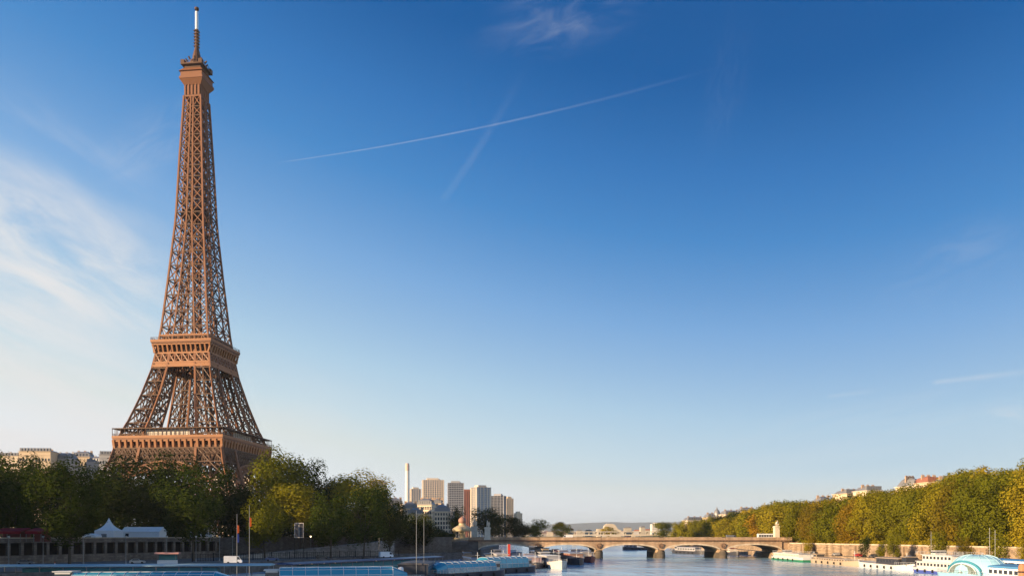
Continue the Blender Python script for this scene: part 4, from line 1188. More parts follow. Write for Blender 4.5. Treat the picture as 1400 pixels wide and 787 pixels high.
mb.build('window_rows', M_win, t)
for k in range(150):
    Y = rg.uniform(2300, 7300); px = rg.uniform(705, 945); x = X_(px, Y); s_ = Y / 2500
    small_house(x, Y, ST_L, rg.uniform(12, 34) * s_, rg.uniform(8, 15) * s_ ** 1.15, rg.uniform(12, 20), [M_far, M_far2, M_grey, M_conc, M_far2][k % 5], 'tiny house in the far suburb below the blue ridge', 'far suburb below the ridge')

# ------------------------------------------------------------------ boats
M_hull_w = mat('white_boat_paint', (.62, .60, .57), .35, 0, .06, .3, streaks=.06)
M_hull_d = mat('dark_boat_paint', (.045, .045, .055), .4, 0, .15, .3, streaks=.08)
M_hull_c = mat('cream_boat_paint', (.43, .33, .23), .5, 0, .10, .3, streaks=.10)
M_hull_g = mat('green_boat_paint', (.03, .20, .10), .4, 0, .1, .3)
M_hull_b = mat('blue_boat_paint', (.07, .10, .38), .4, 0, .1, .3)
M_deck = mat('boat_deck', (.30, .27, .24), .7, 0, .15, .4)
M_cyan = mat('blue_tinted_glass', (.03, .27, .40), .10, 0, .12, .2, spec=.9)
M_pale = mat('pale_blue_glass', (.33, .58, .68), .12, 0, .08, .2, spec=.9)
M_alu = mat('painted_frame', (.60, .62, .64), .4, .2)
M_navy = mat('navy_roof', (.035, .07, .17), .35, 0, .12, .2, spec=.6)
M_skyroof = mat('pale_blue_roof', (.30, .48, .55), .4, 0, .08, .3)
M_red = mat('red_paint', (.40, .03, .03), .5)
M_teal = mat('teal_paint', (.05, .22, .26), .5)
M_white = mat('white_canvas', (.80, .80, .80), .7, 0, .04, .4)
M_pole = mat('galvanised_pole', (.24, .245, .25), .45, .4)
M_black = mat('black_rubber', (.015, .015, .016), .8)
M_maroon = mat('maroon_paint', (.20, .04, .035), .5)
M_rail = mat('thin_railing', (.55, .55, .55), .5, .3)

def outline(L, W, bow=.22, stern=.10, sw=.72, n=9):
    st = []
    for k in range(n): 
        t = k / (n - 1); st.append((-L / 2 + stern * L * t, W / 2 * (sw + (1 - sw) * math.sin(t * 1.5708))))
    for k in range(n):
        t = k / (n - 1); st.append((L / 2 - bow * L + bow * L * t, W / 2 * max(.02, max(0.0, math.cos(t * 1.5708)) ** .75)))
    return st
def hull(L, W, H, m, parent, sheer=.5, low=.82, z0=-.6, name='hull', **k):
    st = outline(L, W, **k); mb = MB(); vs = []; n = len(st)
    lev = [(z0, low), (.25 * H, .93), (H, 1.0)]
    for z, s_ in lev:
        for sg in (1, -1):
            for x, y in st:
                zz = z + (sheer * (abs(x) / (L / 2)) ** 3 if z == H else 0)
                vs.append((x * (.94 + .06 * s_) if z < H else x, sg * y * s_, zz))
    fs = []
    for l in range(2):
        for sd_ in range(2):
            o = (l * 2 + sd_) * n; u = ((l + 1) * 2 + sd_) * n
            for i in range(n - 1): fs.append((o + i, o + i + 1, u + i + 1, u + i))
        a, b_ = (l * 2) * n, (l * 2 + 1) * n; c, d = ((l + 1) * 2) * n, ((l + 1) * 2 + 1) * n
        fs.append((a, c, d, b_)); fs.append((a + n - 1, b_ + n - 1, d + n - 1, c + n - 1))
    T0, T1 = 4 * n, 5 * n
    for i in range(n - 1): fs.append((T0 + i, T0 + i + 1, T1 + i + 1, T1 + i))
    mb.add(vs, fs)
    return mb.build(name, m, parent)
def railing(mb, st, z, h=1.0, t=.05, every=1):
    for sg in (1, -1):
        for (xa, ya), (xb, yb) in zip(st[:-1], st[1:]):
            mb.beam((xa, sg * ya, z + h), (xb, sg * yb, z + h), t); mb.beam((xa, sg * ya, z + h * .5), (xb, sg * yb, z + h * .5), t * .7)
            nseg = max(1, int(abs(xb - xa) / 2))
            for k in range(nseg):
                q_ = k / nseg; mb.beam((xa + (xb - xa) * q_, sg * (ya + (yb - ya) * q_), z), (xa + (xb - xa) * q_, sg * (ya + (yb - ya) * q_), z + h), t)
def window_row(parent, xs, y, z, w, h, m=M_win, name='window', both=True):
    mb = MB(); mb.bz(-w / 2, w / 2, -.05, .05, 0, h); me = mb.mesh(name, m)
    for x in xs:
        for sg in ((1, -1) if both else (-1,)): link(name, me, parent, (x, sg * y, z))
def fenders(parent, L, W, n=5, z=.3):
    mb = MB(); mb.lathe([(.18, 0), (.3, .15), (.3, .8), (.18, .95)], 8); me = mb.mesh('fender', M_black)
    for k in range(n):
        x = -L * .3 + L * .55 * k / (n - 1)
        for sg in (1, -1): link('fender', me, parent, (x, sg * (W / 2 + .15), z))

def glass_boat(label, x, y, rz, L, W, mg, mh=M_hull_d, group=None, top=4.6, mframe=M_alu):
    t = thing('tour_boat', label, 'tour boat', (x, y, 0), rz, group)
    hull(L, W, 1.5, mh, t, .5)
    mb = MB(); mb.prism([(a, b_ * .96) for a, b_ in outline(L, W)] + [(a, -b_ * .96) for a, b_ in reversed(outline(L, W))], 1.5, 1.62); mb.build('deck', M_deck, t)
    x0, x1 = -L * .36, L * .30; w = W / 2 - .55
    pr = [(-w, 1.63), (-w * .98, 2.9), (-w * .82, top - .55), (-w * .5, top - .12), (0, top), (w * .5, top - .12), (w * .82, top - .55), (w * .98, 2.9), (w, 1.63)]
    cv = MB()
    n = len(pr)
    vs = [(x0, a, z) for a, z in pr] + [(x1, a, z) for a, z in pr] + [(x1 + 3.2, a * .72, 1.63 + (z - 1.63) * .55) for a, z in pr]
    fs = [(i, i + 1, n + i + 1, n + i) for i in range(n - 1)] + [(n + i, n + i + 1, 2 * n + i + 1, 2 * n + i) for i in range(n - 1)] + [tuple(range(n)), tuple(range(3 * n - 1, 2 * n - 1, -1))]
    cv.add(vs, fs); co = cv.build('glass_canopy', mg, t)
    rb = MB(); k = int((x1 - x0) / 2.4)
    for i in range(k + 1):
        xx = x0 + (x1 - x0) * i / k
        rb.tube([(xx, a * 1.012, z + .03) for a, z in pr], .06, 4)
    for j in (1, 2, 4, 6, 7): rb.beam((x0, pr[j][0] * 1.012, pr[j][1] + .04), (x1, pr[j][0] * 1.012, pr[j][1] + .04), .1)
    rb.build('canopy_ribs', mframe, co)
    wh = MB(); wh.bz(-L * .44, -L * .37, -w * .7, w * .7, 1.63, 4.0); wh.bz(-L * .45, -L * .36, -w * .78, w * .78, 4.0, 4.2); wo = wh.build('wheelhouse', M_hull_w, t)
    wg = MB(); wg.bz(-L * .442, -L * .368, -w * .72, w * .72, 2.6, 3.6); wg.build('wheelhouse_window', M_win, wo)
    rl = MB(); railing(rl, outline(L, W)[9:], 1.6, 1.0); rl.build('railing', M_rail, t)
    fenders(t, L, W, 4)
    return t

def barge(label, x, y, rz, L, W, mh, mc, mr, H=1.9, ch=2.1, cab=(-.28, .25), wheel=-.36, wh=2.9, name='barge', cat='barge', group=None, win=M_win, nwin=7, band=None, extras=True):
    t = thing(name, label, cat, (x, y, 0), rz, group)
    hull(L, W, H, mh, t, .8)
    if band is not None:
        st = outline(L, W); mb = MB()
        for sg in (1, -1):
            for (xa, ya), (xb, yb) in zip(st[:-1], st[1:]): mb.beam((xa, sg * (ya * .985 + .04), H * .62), (xb, sg * (yb * .985 + .04), H * .62), .1, .5)
        mb.build('rubbing_band', band, t)
    mb = MB(); o = outline(L, W); mb.prism([(a, b_ * .95) for a, b_ in o] + [(a, -b_ * .95) for a, b_ in reversed(o)], H, H + .1); mb.build('deck', M_deck, t)
    x0, x1 = cab[0] * L, cab[1] * L; w = W / 2 - .8
    cb = MB(); cb.bz(x0, x1, -w, w, H + .1, H + ch); co = cb.build('cabin', mc, t)
    rf = MB(); rf.ext([(-w - .25, H + ch + .003), (w + .25, H + ch + .003), (w + .1, H + ch + .2), (w * .5, H + ch + .38), (0, H + ch + .45), (-w * .5, H + ch + .38), (-w - .1, H + ch + .2)], x0 - .3, x1 + .3, 'x'); rf.build('cabin_roof', mr, co)
    window_row(co, [x0 + (x1 - x0) * (k + .5) / nwin for k in range(nwin)], w, H + ch * .42, (x1 - x0) / nwin * .55, ch * .38, win)
    if wheel is not None:
        xw = wheel * L; wb = MB(); wb.bz(xw - 1.5, xw + 1.5, -w * .72, w * .72, H + .1, H + wh); wo = wb.build('wheelhouse', mc, t)
        wg = MB(); wg.bz(xw - 1.55, xw + 1.55, -w * .62, w * .62, H + wh * .55, H + wh * .88); wg.bz(xw - 1.2, xw + 1.2, -w * .76, w * .76, H + wh * .55, H + wh * .88); wg.build('wheelhouse_window', M_win, wo)
        wr_ = MB(); wr_.bz(xw - 1.9, xw + 1.9, -w * .85, w * .85, H + wh + .003, H + wh + .2); wr_.build('wheelhouse_roof', mr, wo)
    if extras:
        rl = MB(); railing(rl, o[10:], H + .3, .9); railing(rl, [(a, b_) for a, b_ in o[:9]], H + .3, .9); rl.build('railing', M_rail, t)
        ms = MB(); ms.tube([(L * .36, 0, H), (L * .36, 0, H + 4.2)], .06, 6); ms.tube([(L * .36, -.7, H + 3.2), (L * .36, .7, H + 3.2)], .04, 5); ms.build('mast', M_white, t)
        dk = MB()
        for k in range(5): dk.box(L * .28 + k * 1.1 - 1.5, random.uniform(-w * .5, w * .5), H + .45, .8, .6, .7)
        dk.build('deck_gear', M_deck, t)
    fenders(t, L, W, 5)
    return t

# left bank, nearest: long glass roofs along the bottom edge
glass_boat('long tour boat with a bright blue glass roof along the bottom left edge', -74, 163, R(6), 42, 6.5, M_cyan, top=3.9)
glass_boat('second blue glass roofed tour boat, right of the first along the bottom edge', -37, 172, R(14), 36, 6.2, M_cyan)
def landing_stage(label, p, q, w, ztop, mr, ms):
    P, Q = Vector(p), Vector(q); d = Q - P; L = d.length; c = (P + Q) / 2
    t = thing('landing_stage', label, 'landing stage', (c.x, c.y, 0), math.atan2(d.y, d.x))
    mb = MB(); mb.bz(-L / 2, L / 2, -w / 2, w / 2, -.5, 1.1); mb.build('pontoon', ms, t)
    rf = MB(); rf.ext([(-w / 2 - .4, ztop - .5), (w / 2 + .4, ztop - .5), (w / 2 + .4, ztop - .3), (0, ztop), (-w / 2 - .4, ztop - .3)], -L / 2, L / 2, 'x'); rf.build('roof', mr, t)
    pm = MB(); pm.bz(-.08, .08, -.08, .08, 1.1, ztop - .5); me = pm.mesh('post', M_pole)
    n = max(4, int(L / 5))
    for k in range(n + 1):
        for sg in (-1, 1): link('post', me, t, (-L / 2 + .3 + (L - .6) * k / n, sg * (w / 2 - .2), 0))
    bk = MB(); bk.bz(-L * .4, L * .3, -w * .25, w * .25, 1.1, ztop - .9); bk.build('ticket_cabin', M_teal, t)
    rl = MB()
    for sg in (-1, 1): rl.beam((-L / 2, sg * (w / 2 - .1), 2.1), (L / 2, sg * (w / 2 - .1), 2.1), .06)
    rl.build('railing', M_rail, t)
    return t
landing_stage('long landing stage with a flat pale blue roof above the near glass boats', (-118, 181), (-57, 188), 6, 4.8, M_skyroof, M_hull_d)
landing_stage('landing stage with a dark navy roof stretching back along the left quay', (-60, 206), (-27, 278), 6.5, 4.35, M_navy, M_hull_d)
t = barge('dark barge with a rounded cabin roof and a white canister on its stern', -23.5, 196, R(92), 30, 8.6, M_hull_d, M_hull_d, mat('charcoal_roof', (.09, .085, .09), .6), 1.6, 3.0, (-.40, .30), None, extras=False)
mb = MB(); mb.lathe([(.1, 0), (.5, .1), (.65, .5), (.65, 2.0), (.5, 2.4), (.1, 2.5)], 12, (-14.0, 2.6, 1.7)); mb.build('white_canister', M_white, t, True)
ms = MB(); ms.tube([(-13.0, -.9, 1.6), (-13.0, -.9, 17.2)], [.09, .05], 7); ms.build('mast', M_pole, t)
ms = MB(); ms.tube([(-10, -2.4, 1.6), (-10, -2.4, 15.5)], [.08, .05], 7); ms.build('mast', M_pole, t)
glass_boat('nearer blue glass roofed boat moored just right of the dark barge with masts', -13.0, 212, R(-128), 30, 6.4, M_cyan, top=4.5)
glass_boat('taller blue glass boat behind, beside the red banner', -3.2, 240, R(-130), 28, 6.4, mat('bright_blue_glass', (.06, .33, .45), .1, spec=.9), top=5.0)
t = barge('boat with a white awning moored between the blue glass boats and the houseboat', 1.6, 284, R(-84), 26, 5.2, M_hull_w, M_white, M_white, 1.2, 2.4, (-.3, .36), None, name='motor_boat', cat='motor boat')
t = barge('houseboat with red framed windows and a pale roof', 7.2, 287, R(-86), 34, 6.2, M_hull_d, mat('dusky_pink_paint', (.34, .24, .24), .6), mat('pale_lilac_roof', (.42, .41, .46), .5), 1.5, 2.3, (-.30, .34), -.40, name='houseboat', cat='houseboat', win=M_maroon, nwin=6)
t = barge('white bowed old barge pointing towards us at the open water', 14.2, 284, R(-80), 32, 6.6, mat('worn_white_paint', (.52, .49, .46), .6, var=.25, streaks=.2), M_grey, M_hull_w, 2.2, 1.9, (-.36, .10), -.40, cat='barge')
t = barge('brownish maroon barge behind the white bowed one', 23.5, 322, R(-82), 36, 6.8, M_hull_d, mat('brown_cabin_paint', (.28, .17, .13), .6), mat('blue_grey_roof', (.30, .32, .38), .5), 2.2, 2.2, (-.30, .36), -.38, win=M_maroon)
t = barge('grey brown barge at the end of the moored row by the second pier', 31.0, 350, R(-82), 34, 6.6, M_maroon, mat('taupe_cabin', (.33, .29, .27), .6), M_grey, 2.1, 2.1, (-.32, .34), -.38)
t = barge('black roofed boat between the houseboat and the first pier', 13.0, 330, R(-84), 32, 6.4, M_hull_d, M_hull_d, M_black, 1.9, 3.4, (-.25, .3), -.38, wh=4.6)
t = barge('blue grey barge moored in front of the first arch', 1.2, 342, R(-86), 32, 6.0, M_hull_b, M_grey, M_navy, 1.8, 2.4, (-.3, .32), -.38)
t = barge('teal barge in the dark water close to the left abutment', -8.8, 318, R(-86), 32, 6.0, M_teal, M_grey, M_hull_d, 1.7, 2.2, (-.3, .32), -.38)
t = barge('red roofed boat lying under the second arch', 22.0, 376, R(-84), 26, 5.4, M_hull_d, M_grey, M_maroon, 1.8, 2.2, (-.3, .32), -.36)
t = barge('grey barge with a tall white wheelhouse in front of the second arch', 11.0, 362, R(-84), 30, 6.0, M_hull_d, M_grey, M_hull_w, 2.0, 2.3, (-.25, .32), -.38, wh=4.4)
t = barge('dark blue houseboat wedged between the blue glass boats and the left quay', -13.5, 268, R(-78), 30, 5.6, M_hull_b, M_navy, M_black, 1.8, 2.6, (-.32, .34), -.39, wh=4.0)
t = barge('long grey houseboat with a flat roof beyond the red banner', -4.5, 302, R(-84), 34, 5.8, M_hull_d, M_grey, M_grey, 1.9, 2.5, (-.30, .36), -.38, wh=3.9)
t = barge('black hulled barge with a cream cabin between the houseboat and the white bowed barge', 14.5, 308, R(-84), 30, 5.4, M_hull_d, M_hull_c, M_hull_d, 2.0, 2.8, (-.30, .30), -.38, wh=4.2)
t = barge('small white cabin boat at the outer end of the moored row', 33.5, 372, R(-82), 24, 5.6, M_hull_w, M_hull_w, M_grey, 1.9, 2.6, (-.28, .3), -.36)
t = barge('low dark working barge on the open water beyond the third arch', X_(880, 640), 640, R(4), 34, 6, M_hull_d, M_grey, M_hull_d, 1.8, 2.4, (-.46, -.18), None, extras=False, nwin=3)
t = barge('dark barge moored beyond the fourth arch at the right bank', 112, 500, R(-70), 34, 6, M_hull_d, M_grey, M_grey, 1.7, 2.2, (-.3, .3), -.38)
t = barge('brown barge moored beyond the fifth arch at the right bank', 128, 470, R(-84), 34, 6, M_hull_d, M_conc, M_maroon, 1.7, 2.2, (-.3, .3), -.38)
t = thing('red_banner', 'narrow red banner on a pole above the blue glass boats', 'banner', (X_(694, 290), 290, 1.3))
mb = MB(); mb.tube([(0, 0, 0), (0, 0, 7.2)], .07, 6); mb.build('pole', M_pole, t)
mb = MB(); mb.bz(.08, 1.0, -.04, .04, 2.6, 7.0); mb.build('cloth', mat('red_cloth', (.45, .035, .02), .8), t)

# right bank boats, far to near
def cruise(label, x, y, rz, L, W, mh, mband, decks, mwin=M_win):
    t = thing('cruise_boat', label, 'cruise boat', (x, y, 0), rz)
    hull(L, W, 1.5, M_hull_w, t, .5); hull(L * 1.004, W * 1.012, .85, mband, t, .1, name='boot_stripe')
    z = 1.5
    for i in range(decks):
        f = 1 - i * .30
        x0, x1 = -L * .42 * f, L * .30 * f; w = (W / 2 - .5) * (1 - .08 * i)
        mb = MB(); mb.prism([(x0, -w), (x1, -w), (x1 + 2.2, -w * .5), (x1 + 2.2, w * .5), (x1, w), (x0, w)], z, z + 1.95); co = mb.build('saloon', M_hull_w, t)
        n = int((x1 - x0) / 1.9)
        window_row(co, [x0 + (x1 - x0) * (k + .5) / n for k in range(n)], w, z + .75, 1.15, .8, mwin)
        mb = MB(); mb.prism([(x0 - .6, -w - .3), (x1 + .4, -w - .3), (x1 + 2.8, -w * .5), (x1 + 2.8, w * .5), (x1 + .4, w + .3), (x0 - .6, w + .3)], z + 1.953, z + 2.1); mb.build('deck_roof', M_hull_w, t)
        z += 2.1
    mb = MB(); mb.bz(L * .05, L * .13, -W * .22, W * .22, z, z + 1.2); wo = mb.build('wheelhouse', M_hull_w, t)
    mb = MB(); mb.bz(L * .048, L * .132, -W * .225, W * .225, z + .45, z + 1.0); mb.build('wheelhouse_window', M_win, wo)
    rl = MB(); railing(rl, [(a, b_ * .9) for a, b_ in outline(L, W)[2:12]], z, .9); rl.build('railing', M_rail, t)
    fenders(t, L, W, 5)
    return t
t = cruise('white tour boat with a green stripe moored next to the right end of the bridge', 127.5, 362, R(90), 46, 7.4, M_hull_w, M_hull_g, 1, mat('cream_blinds', (.45, .40, .30), .5))
t = barge('long low cream barge with a flat hold along the right quay', 128.5, 312, R(-90), 44, 6.6, M_hull_c, M_hull_c, M_hull_c, 1.5, .7, (-.34, .34), -.42, wh=2.2, nwin=12)
t = barge('white barge with a dark cabin moored between the cream barge and the cruise boat', 129.0, 271, R(-90), 36, 6.4, M_hull_w, M_hull_d, M_hull_c, 1.5, 2.2, (-.10, .34), .40, nwin=7)
t = cruise('white double deck cruise boat with a blue hull stripe', 129.0, 236, R(90), 32, 7.4, M_hull_w, M_hull_b, 2)
# the near boat with the glazed dome
t = thing('dome_boat', 'pale blue boat with a big rounded glass dome at the right edge', 'excursion boat', (117.5, 193, 0), R(88))
hull(46, 10, 1.6, M_pale, t, .4, bow=.16)
mb = MB(); o = outline(46, 10, bow=.16); mb.prism([(a, b_ * .96) for a, b_ in o] + [(a, -b_ * .96) for a, b_ in reversed(o)], 1.6, 1.72); mb.build('deck', M_deck, t)
def dome_pt(u, v, sx=11.0, sy=4.55, sz=4.9, cx=6.5):
    return (cx + sx * math.cos(u) * max(0.0, math.cos(v)) ** .8, sy * math.sin(u) * max(0, math.cos(v)) ** .6, 1.72 + sz * math.sin(v))
NU, NV = 48, 9
mb = MB(); vs = [dome_pt(2 * math.pi * i / NU, 1.5708 * j / NV) for j in range(NV + 1) for i in range(NU)]
fs = [(j * NU + i, j * NU + (i + 1) % NU, (j + 1) * NU + (i + 1) % NU, (j + 1) * NU + i) for j in range(NV) for i in range(NU)]
mb.add(vs, fs); dome = mb.build('glass_dome', M_pale, t, True)
rb = MB()
for i in range(0, NU, 3): rb.tube([Vector(dome_pt(2 * math.pi * i / NU, 1.5708 * j / NV)) * 1.0 + Vector((0, 0, .03)) for j in range(NV)], .07, 4)
for j in (0, 5): rb.tube([Vector(dome_pt(2 * math.pi * i / NU, 1.5708 * j / NV)) for i in range(NU + 1)], .09, 4)
rb.build('dome_ribs', mat('pale_blue_frame', (.42, .62, .70), .4), dome)
for sg in (1, -1):
    mb = MB(); n = 20; ins = []; outp = []
    for k in range(n + 1):
        a = math.pi * k / n
        for rr_, li in ((1.0, outp), (.82, ins)):
            xx, zz = 6.2 + 7.6 * rr_ * math.cos(a), 1.9 + 3.0 * rr_ * math.sin(a)
            q_ = max(0.0, 1 - ((xx - 6.5) / 11.0) ** 2 - ((zz - 1.72) / 4.9) ** 2)
            li.append(Vector((xx, sg * (4.55 * q_ ** .36 + .12), zz)))
    cen = Vector((6.2, sg * 4.6, 1.9))
    mb.add([cen] + ins, [(0, k + 1, k + 2) for k in range(n)]); wo = mb.build('arched_window', mat('interior_grey_green', (.16, .20, .17), .3, var=.5, scale=1.2), dome)
    mb = MB(); mb.tube(outp, .28, 6); mb.build('window_arch', mat('teal_arch', (.06, .28, .36), .35), wo)
    mb = MB(); mb.tube([p + Vector((0, sg * .08, .0)) for p in ins], .10, 5); mb.build('window_trim', M_white, wo)
cb = MB(); cb.bz(-19, -5.5, -3.9, 3.9, 1.72, 3.9); co = cb.build('cabin', M_white, t)
window_row(co, [-18 + k * 2.0 for k in range(7)], 3.9, 2.5, 1.3, .9)
cb = MB(); cb.ext([(-4.3, 3.903), (4.3, 3.903), (4.0, 4.3), (0, 4.7), (-4.0, 4.3)], -19.4, -5.2, 'x'); cb.build('blue_cabin_roof', mat('mid_blue_paint', (.10, .30, .52), .4), t)
rl = MB(); railing(rl, [(a, b_ * .97) for a, b_ in o], 1.72, .9); rl.build('railing', M_rail, t)
t = barge('white boat with a bright blue awning behind the glass domed boat', 131.0, 206, R(88), 30, 6.4, M_hull_w, M_white, mat('blue_awning', (.05, .22, .48), .7), 1.9, 3.0, (-.36, .36), None, name='motor_boat', cat='motor boat')
t = thing('mooring_post', 'thick orange brown mooring post at the bottom right corner', 'post', (X_(1398, 166), 166, -1))
mb = MB(); mb.lathe([(.8, 0), (.78, 5.9), (.74, 5.95), (.6, 6.3), (.1, 6.5)], 14); mb.build('timber', mat('orange_timber', (.42, .19, .09), .8, var=.25, streaks=.2), t)
mb = MB()
for z in (2.2, 4.6): mb.lathe([(.83, z), (.83, z + .3)], 14)
mb.build('iron_bands', M_black, t)

# ------------------------------------------------------------------ tents, awnings, carousel, sign, flags
t = thing('marquee_tent', 'white marquee with a pointed peak on the left street', 'tent', (X_(149, 270), 270, ST_L))
mb = MB(); w = 3.3; prf = []
prof_ = [(1, 3.5), (.80, 3.9), (.55, 4.5), (.32, 5.4), (.15, 6.5), (.06, 7.4)]
vs = [(sx * w * f, sy * w * f, z) for f, z in prof_ for sx, sy in ((-1, -1), (1, -1), (1, 1), (-1, 1))] + [(0, 0, 7.9)]
fs = [(j * 4 + k, j * 4 + (k + 1) % 4, j * 4 + 4 + (k + 1) % 4, j * 4 + 4 + k) for j in range(5) for k in range(4)] + [(20 + k, 20 + (k + 1) % 4, 24) for k in range(4)]
mb.add(vs, fs); mb.build('roof', M_white, t)
mb = MB()
for sx, sy, a, b_ in ((0, -1, 2 * w - .1, .06), (0, 1, 2 * w - .1, .06), (-1, 0, .06, 2 * w - .1), (1, 0, .06, 2 * w - .1)): mb.box(sx * (w - .05), sy * (w - .05), 1.75, a, b_, 3.45)
mb.build('side_walls', M_white, t)
mb = MB(); mb.bz(-.9, .9, -3.36, -3.3, 0, 2.4); mb.build('doorway', M_pole, t)
t = thing('marquee_tent', 'small low white tent left of the peaked marquee', 'tent', (X_(126, 262), 262, ST_L))
mb = MB(); mb.ext([(-2.2, 0), (2.2, 0), (2.2, 1.8), (0, 2.5), (-2.2, 1.8)], -2, 2); mb.build('canvas', M_white, t)
mb = MB(); mb.bz(-.7, .7, -2.06, -2.0, 0, 1.6); mb.build('doorway', M_pole, t)
t = thing('long_tent', 'long white event tent with a gabled right end', 'tent', (X_(197, 290), 290, ST_L))
mb = MB(); mb.bz(-6.9, 6.9, -3, 3, 0, 3.2); mb.build('side_walls', M_white, t)
mb = MB(); mb.ext([(-3.2, 3.203), (3.2, 3.203), (0, 5.0)], -7.1, 7.1, 'x'); mb.build('roof', M_white, t)
mb = MB(); mb.bz(-5.4, -4.2, -3.07, -3.0, 1.5, 2.6); mb.build('window', M_win, t)
for px, w_, lab in ((16, 38, 'red café awning at the left edge above the quay wall'), (52, 22, 'shorter red awning right of the first one')):
    Y = 236.0
    w = w_ / F * Y; t = thing('awning', lab, 'awning', (X_(px, Y), Y, ST_L))
    mb = MB(); mb.ext([(-2.4, 2.9), (2.4, 3.9), (2.4, 4.1), (-2.4, 3.1)], -w / 2, w / 2, 'x'); mb.bz(-w / 2, w / 2, -2.42, -2.36, 2.3, 3.1); mb.build('red_canvas', mat('red_canvas', (.30, .012, .02), .8), t)
    pm = MB(); pm.bz(-.06, .06, -.06, .06, 0, 2.95); me_ = pm.mesh('post', M_pole)
    for k in range(3): link('post', me_, t, (-w / 2 + .2 + (w - .4) * k / 2, -2.2, 0))
    pm = MB(); pm.bz(-w / 2, w / 2, 2.2, 2.39, 0, 3.8); pm.build('back_wall', M_maroon, t)
for px, yt, w_, Y, lab in ((268, 724, 3.4, 312, 'small white kiosk tent behind the parapet left of the flags'), (284, 727, 2.6, 318, 'tiny white stall right of the small kiosk tent')):
    t = thing('stall', lab, 'stall', (X_(px, Y), Y, ST_L)); h = Z_(yt, Y) - ST_L
    mb = MB(); mb.bz(-w_ / 2, w_ / 2, -1.3, 1.3, 0, h - .8); mb.build('walls', M_white, t)
    mb = MB(); mb.lathe([(w_ * .75, h - .797), (.05, h)], 4); mb.build('roof', M_white, t)
t = thing('carousel', 'carousel with a cream canopy and a round reddish top on the left bank', 'carousel', (X_(632, 440), 440, 9.3))
M_gold = mat('cream_gold_paint', (.50, .40, .24), .5); M_pink = mat('pink_orange_paint', (.36, .20, .15), .6)
mb = MB(); mb.lathe([(5.2, 0), (5.2, .6), (4.9, .7)], 24); mb.lathe([(1.3, .7), (1.3, 6)], 12); mb.build('platform', M_gold, t)
pm = MB(); pm.tube([(0, 0, .6), (0, 0, 5.4)], .14, 6); me_ = pm.mesh('pole', M_gold)
for k in range(10): link('pole', me_, t, (4.6 * math.cos(k * .628), 4.6 * math.sin(k * .628), 0))
mb = MB(); mb.lathe([(5.4, 4.6), (5.6, 5.6), (5.2, 6.2), (3.6, 7.2), (2.0, 8.0), (1.9, 9.0)], 24); mb.build('canopy', M_gold, t)
mb = MB(); mb.lathe([(1.5, 8.9), (2.0, 9.6), (2.2, 10.5), (1.9, 11.5), (1.0, 12.2), (.3, 12.6), (.1, 13.4)], 16); mb.build('dome_top', M_pink, t, True)
t = thing('sign_board', 'tall framed sign board with two pale panels above the ramp', 'sign', (X_(409, 300), 300, QL))
mb = MB()
for x in (-1.7, 1.7): mb.bz(x - .1, x + .1, -.1, .1, 0, 13.2)
mb.build('posts', M_black, t)
mb = MB()
for a, b_, c, d in ((-1.75, 1.75, 13.0, 13.25), (-1.75, 1.75, 7.6, 7.85), (-1.75, -1.5, 7.85, 13.0), (1.5, 1.75, 7.85, 13.0), (-.12, .12, 7.85, 13.0)): mb.bz(a, b_, -.25, -.1, c, d)
mb.build('frame', mat('pale_sign_frame', (.55, .50, .46), .6), t)
mb = MB(); mb.bz(-1.45, -.15, -.2, -.12, 7.9, 12.95); mb.build('panel', mat('dim_sign_panel', (.10, .09, .09), .6), t)
mb = MB(); mb.bz(.15, 1.45, -.2, -.12, 7.9, 12.95); mb.build('panel', mat('dark_sign_panel', (.05, .05, .06), .5), t)
for px, yt, Y, lab in ((324, 703, 216, 'left flag pole with an orange over blue flag'), (341, 691, 222, 'taller right flag pole with a hanging orange flag')):
    t = thing('flag_pole', lab, 'flag pole', (X_(px, Y), Y, 0 if X_(px, Y) > edgeL(Y) else QL))
    h = Z_(yt, Y) - t.location.z
    mb = MB(); mb.tube([(0, 0, 0), (0, 0, h)], [.11, .06], 7); mb.lathe([(.02, h - .05), (.14, h + .08), (.02, h + .2)], 8); mb.build('pole', M_pole, t)
    for c_, z0, z1 in (((.60, .16, .02), .70, .84), ((.05, .09, .35), .55, .70)):
        if px == 341 and z0 < .6: continue
        mb = MB(); zz0, zz1 = h * z0, h * z1
        vs = []; n = 5
        for k in range(n + 1):
            xx = .1 + .5 * k / n; yy = .12 * math.sin(k * 2.1)
            vs += [(xx, yy - .02, zz0 + .2 * k / n), (xx, yy - .02, zz1 - .3 * k / n), (xx, yy + .02, zz0 + .2 * k / n), (xx, yy + .02, zz1 - .3 * k / n)]
        fs = []
        for k in range(n):
            a, b_ = 4 * k, 4 * k + 4; fs += [(a, b_, b_ + 1, a + 1), (a + 3, b_ + 3, b_ + 2, a + 2), (a + 1, b_ + 1, b_ + 3, a + 3), (a, a + 2, b_ + 2, b_)]
        mb.add(vs, fs); mb.build('flag', mat('orange_flag' if z0 > .6 else 'blue_flag', c_, .8), t)

